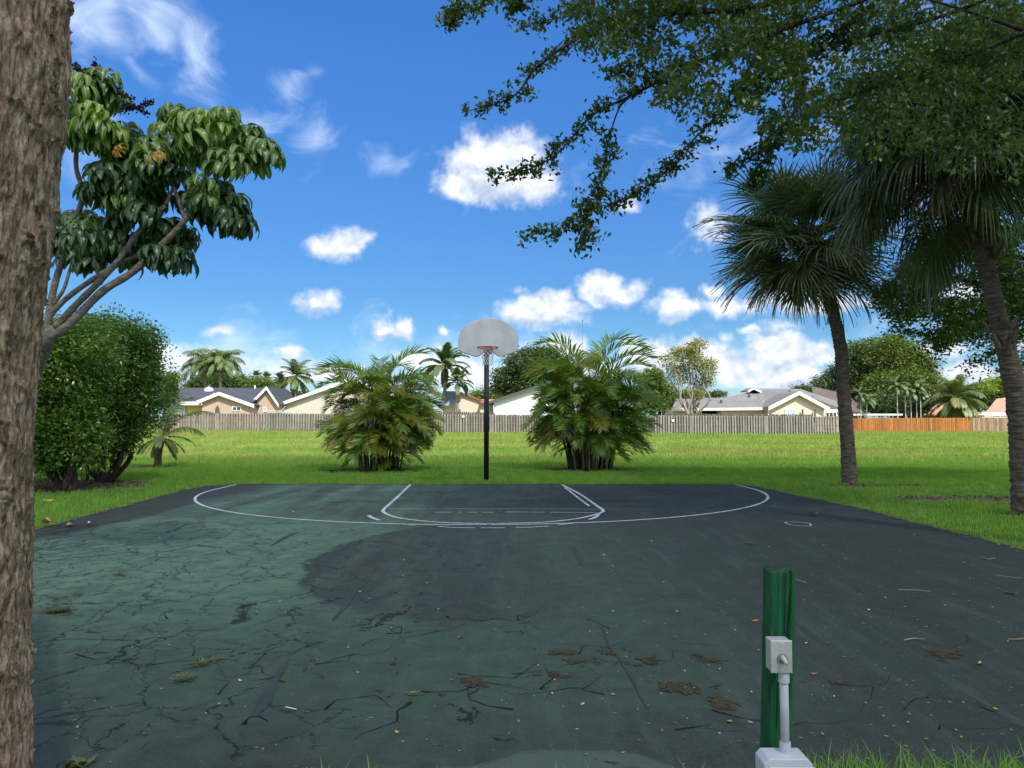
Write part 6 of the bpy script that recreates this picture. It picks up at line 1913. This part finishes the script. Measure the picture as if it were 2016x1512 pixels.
# brown moss and decayed litter gathered in the low spots
cs = []
for (u, v, ru, rv, nn) in [(1120,1298,48,14,1500),(1255,1302,50,12,1300),(1215,1288,30,8,500),(1370,1362,60,12,1200),(1420,1385,34,16,1000),(1860,1288,32,14,900),(115,1204,34,10,900),(935,1345,30,10,500),
        (1395,1300,30,8,350),(760,1368,26,7,350),(330,1012,60,6,700),(320,1030,50,5,400),(1640,1345,40,6,250),(1300,1352,30,7,300),(1950,1400,30,8,250),(1100,1330,26,8,300),(240,1135,30,5,250)]:
    uu = u + rz_.normal(0, .5, nn)*ru; vv = v + rz_.normal(0, .5, nn)*rv + (uu-u)*.12
    g3 = np.array([tuple(G(a, b2_)) for a, b2_ in zip(uu, vv)])
    kk = (fbm(g3[:, 0]*13, g3[:, 1]*10, o=3, seed=51) > .50) & (rz_.random(nn) < .6)
    cs.append(np.column_stack([g3[kk, 0], g3[kk, 1], np.full(kk.sum(), .012)]))
c3 = np.concatenate(cs); V, F = leaf_quads(c3, rz_.uniform(.012, .035, len(c3)), .7, 0, rz_); V[:, 2] = .0105 + np.abs(V[:, 2]-.012)*.25
o = link('moss', npmesh('moss', V, F, leafmat('moss_brown', (.030, .026, .010), (.062, .048, .018), (.10, .085, .035), rough=.95, trans=.05, tcol=(1, 1, 1)))); tagit(o, kind='stuff')
# mulch chips and leaf litter in the beds
cs = []
for (nm, a, b2_, c_, d_, m_) in PATCH:
    nn = int(700*c_*d_); ang = rz_.uniform(0, 2*PI, nn); q = np.sqrt(rz_.random(nn))
    cs.append(np.column_stack([a + np.cos(ang)*q*c_, b2_ + np.sin(ang)*q*d_, rz_.uniform(.02, .05, nn)]))
c3 = np.concatenate(cs); V, F = leaf_quads(c3, rz_.uniform(.04, .12, len(c3)), .35, 0, rz_)
V[:, 2] = np.maximum(V[:, 2]*.8, .012)
o = link('mulch_chips', npmesh('mulch_chips', V, F, leafmat('mulch_chip', (.06, .045, .032), (.15, .11, .075), (.28, .22, .16), rough=.9, trans=.05, tcol=(1, 1, 1)))); tagit(o, kind='stuff')
# twigs
m_tw = plain('dry_twig', (.34, .24, .15), .8, .2)
for i, (pts, lb) in enumerate([([(1768,1164),(1800,1166),(1832,1170)], 'longest dry twig lying right of the green post'), ([(1930,1098),(1945,1104),(1960,1103)], 'short bent twig near the far right court edge'),
        ([(1962,1135),(1990,1140),(2014,1144)], 'dry twig at the right frame edge, upper one'), ([(1780,1264),(1800,1262),(1820,1266)], 'forked twig right of the post beside an orange leaf'),
        ([(1985,1262),(2000,1264),(2016,1264)], 'pale twig at the right frame edge, lower one'), ([(1560,1140),(1575,1148),(1588,1152)], 'short twig just right of the post top')]):
    q = [G(u, v) + Vector((0, 0, .013 + .006*j)) for j, (u, v) in enumerate(pts)]
    o = MB(q[0]).tube(cr(q, 5), .0038, 6).build('fallen_twig', m_tw, loc=q[0]); tagit(o, lb, 'twig')
# weeds in the cracks
m_weed = leafmat('weed', (.07, .10, .035), (.14, .17, .07), (.26, .22, .11), rough=.7, trans=.3)
def weed(u, v, Rm, n, lb, seed, up=.4, wd=.0035):
    g_ = G(u, v); r = random.Random(seed); V = []; F = []
    for i in range(n):
        a = r.uniform(0, 2*PI); L = Rm*r.uniform(.4, 1); d = Vector((math.cos(a), math.sin(a), up*r.uniform(.2, 1))).normalized(); s_ = Vector((-d.y, d.x, 0)).normalized()*wd
        o_ = Vector((r.gauss(0, Rm*.3), r.gauss(0, Rm*.3), 0)); k = len(V)
        V += [o_ + s_*.6, o_ - s_*.6, o_ + d*L*.6 - s_, o_ + d*L*.6 + s_, o_ + d*L]; F += [(k, k+1, k+2, k+3), (k+3, k+2, k+4)]
    me = bpy.data.meshes.new('weed'); me.from_pydata([tuple(v_) for v_ in V], [], F); me.materials.append(m_weed)
    tagit(link('weed', me, loc=(g_.x, g_.y, .008)), lb, 'weed')
weed(395, 1310, .075, 90, 'upper sprawling weed in a crack at the lower left', 1); weed(425, 1302, .08, 40, 'thin end of the sprawling weed right of the upper crack weed', 2)
weed(360, 1340, .075, 110, 'lower bushy weed in a crack at the lower left', 3); weed(112, 1206, .11, 220, 'brown grass tuft growing in the court beside the left trunk', 4)
weed(1477, 1072, .08, 50, 'faint weed on the dark asphalt above the green post', 5); weed(1988, 1170, .07, 50, 'green weed at the right side of the court', 6); weed(815, 1370, .05, 30, 'tiny yellow weed beside the torn leaf', 7)
weed(152, 1511, .06, 70, 'leafy green weed in the bottom left corner by the trunk', 8, .9, .012)

# ================================================================== unseen thin cloud, added to shade the court and whiten its light
ALT = 260.0
cc = Vector((0, -83, 0)) + SUN_DIR*(ALT/SUN_DIR.z)
nu, nv = 96, 20
V = []; F = []
th = np.linspace(0, 2*PI, nu, endpoint=False)
for j in range(nv+1):
    ph = -PI/2 + PI*j/nv
    for a in th:
        edge = 1 + .05*(float(vnoise(np.array([math.cos(a)*2.5+7]), np.array([math.sin(a)*2.5+7]), seed=2)[0]) - .5)*2
        V.append((math.copysign(abs(math.cos(a))**.45, math.cos(a))*170*math.cos(ph)**.35*edge, math.copysign(abs(math.sin(a))**.45, math.sin(a))*119*math.cos(ph)**.35*edge, math.sin(ph)*7))
for j in range(nv):
    for i in range(nu):
        F.append((j*nu+i, j*nu+(i+1) % nu, (j+1)*nu+(i+1) % nu, (j+1)*nu+i))
m, T, out = mat('added_cloud_vapour')
tr = T.new('ShaderNodeBsdfTransparent'); tr.inputs[0].default_value = (1, 1, 1, 1)
tl = T.new('ShaderNodeBsdfTranslucent'); tl.inputs[0].default_value = (1, 1, 1, 1)
tcn = T.new('ShaderNodeTexCoord')
nn = T.noise(tcn.outputs['Object'], .03, 5, .6)
cq = T.vec('MULTIPLY', tcn.outputs['Object'], (1/170, 1/119, 0))
cxx, cyy = T.sep(cq)[:2]
rim = T.math('ADD', T.math('POWER', T.math('ABSOLUTE', cxx), 4), T.math('POWER', T.math('ABSOLUTE', cyy), 4))
rim = T.math('ADD', rim, T.math('MULTIPLY', T.math('SUBTRACT', T.noise(tcn.outputs['Object'], .05, 6, .62), .5), .55))
mx = T.new('ShaderNodeMixShader'); T.l.new(T.math('MULTIPLY', T.ss(nn, .25, .75, .47, .64), T.ss(rim, .98, .58)), mx.inputs[0])
T.l.new(tr.outputs[0], mx.inputs[1]); T.l.new(tl.outputs[0], mx.inputs[2]); T.l.new(mx.outputs[0], out.inputs[0])
cl = link('added_shade_cloud', npmesh('added_shade_cloud', np.array(V), np.array(F), m, smooth=True), loc=cc)
tagit(cl, kind='structure')
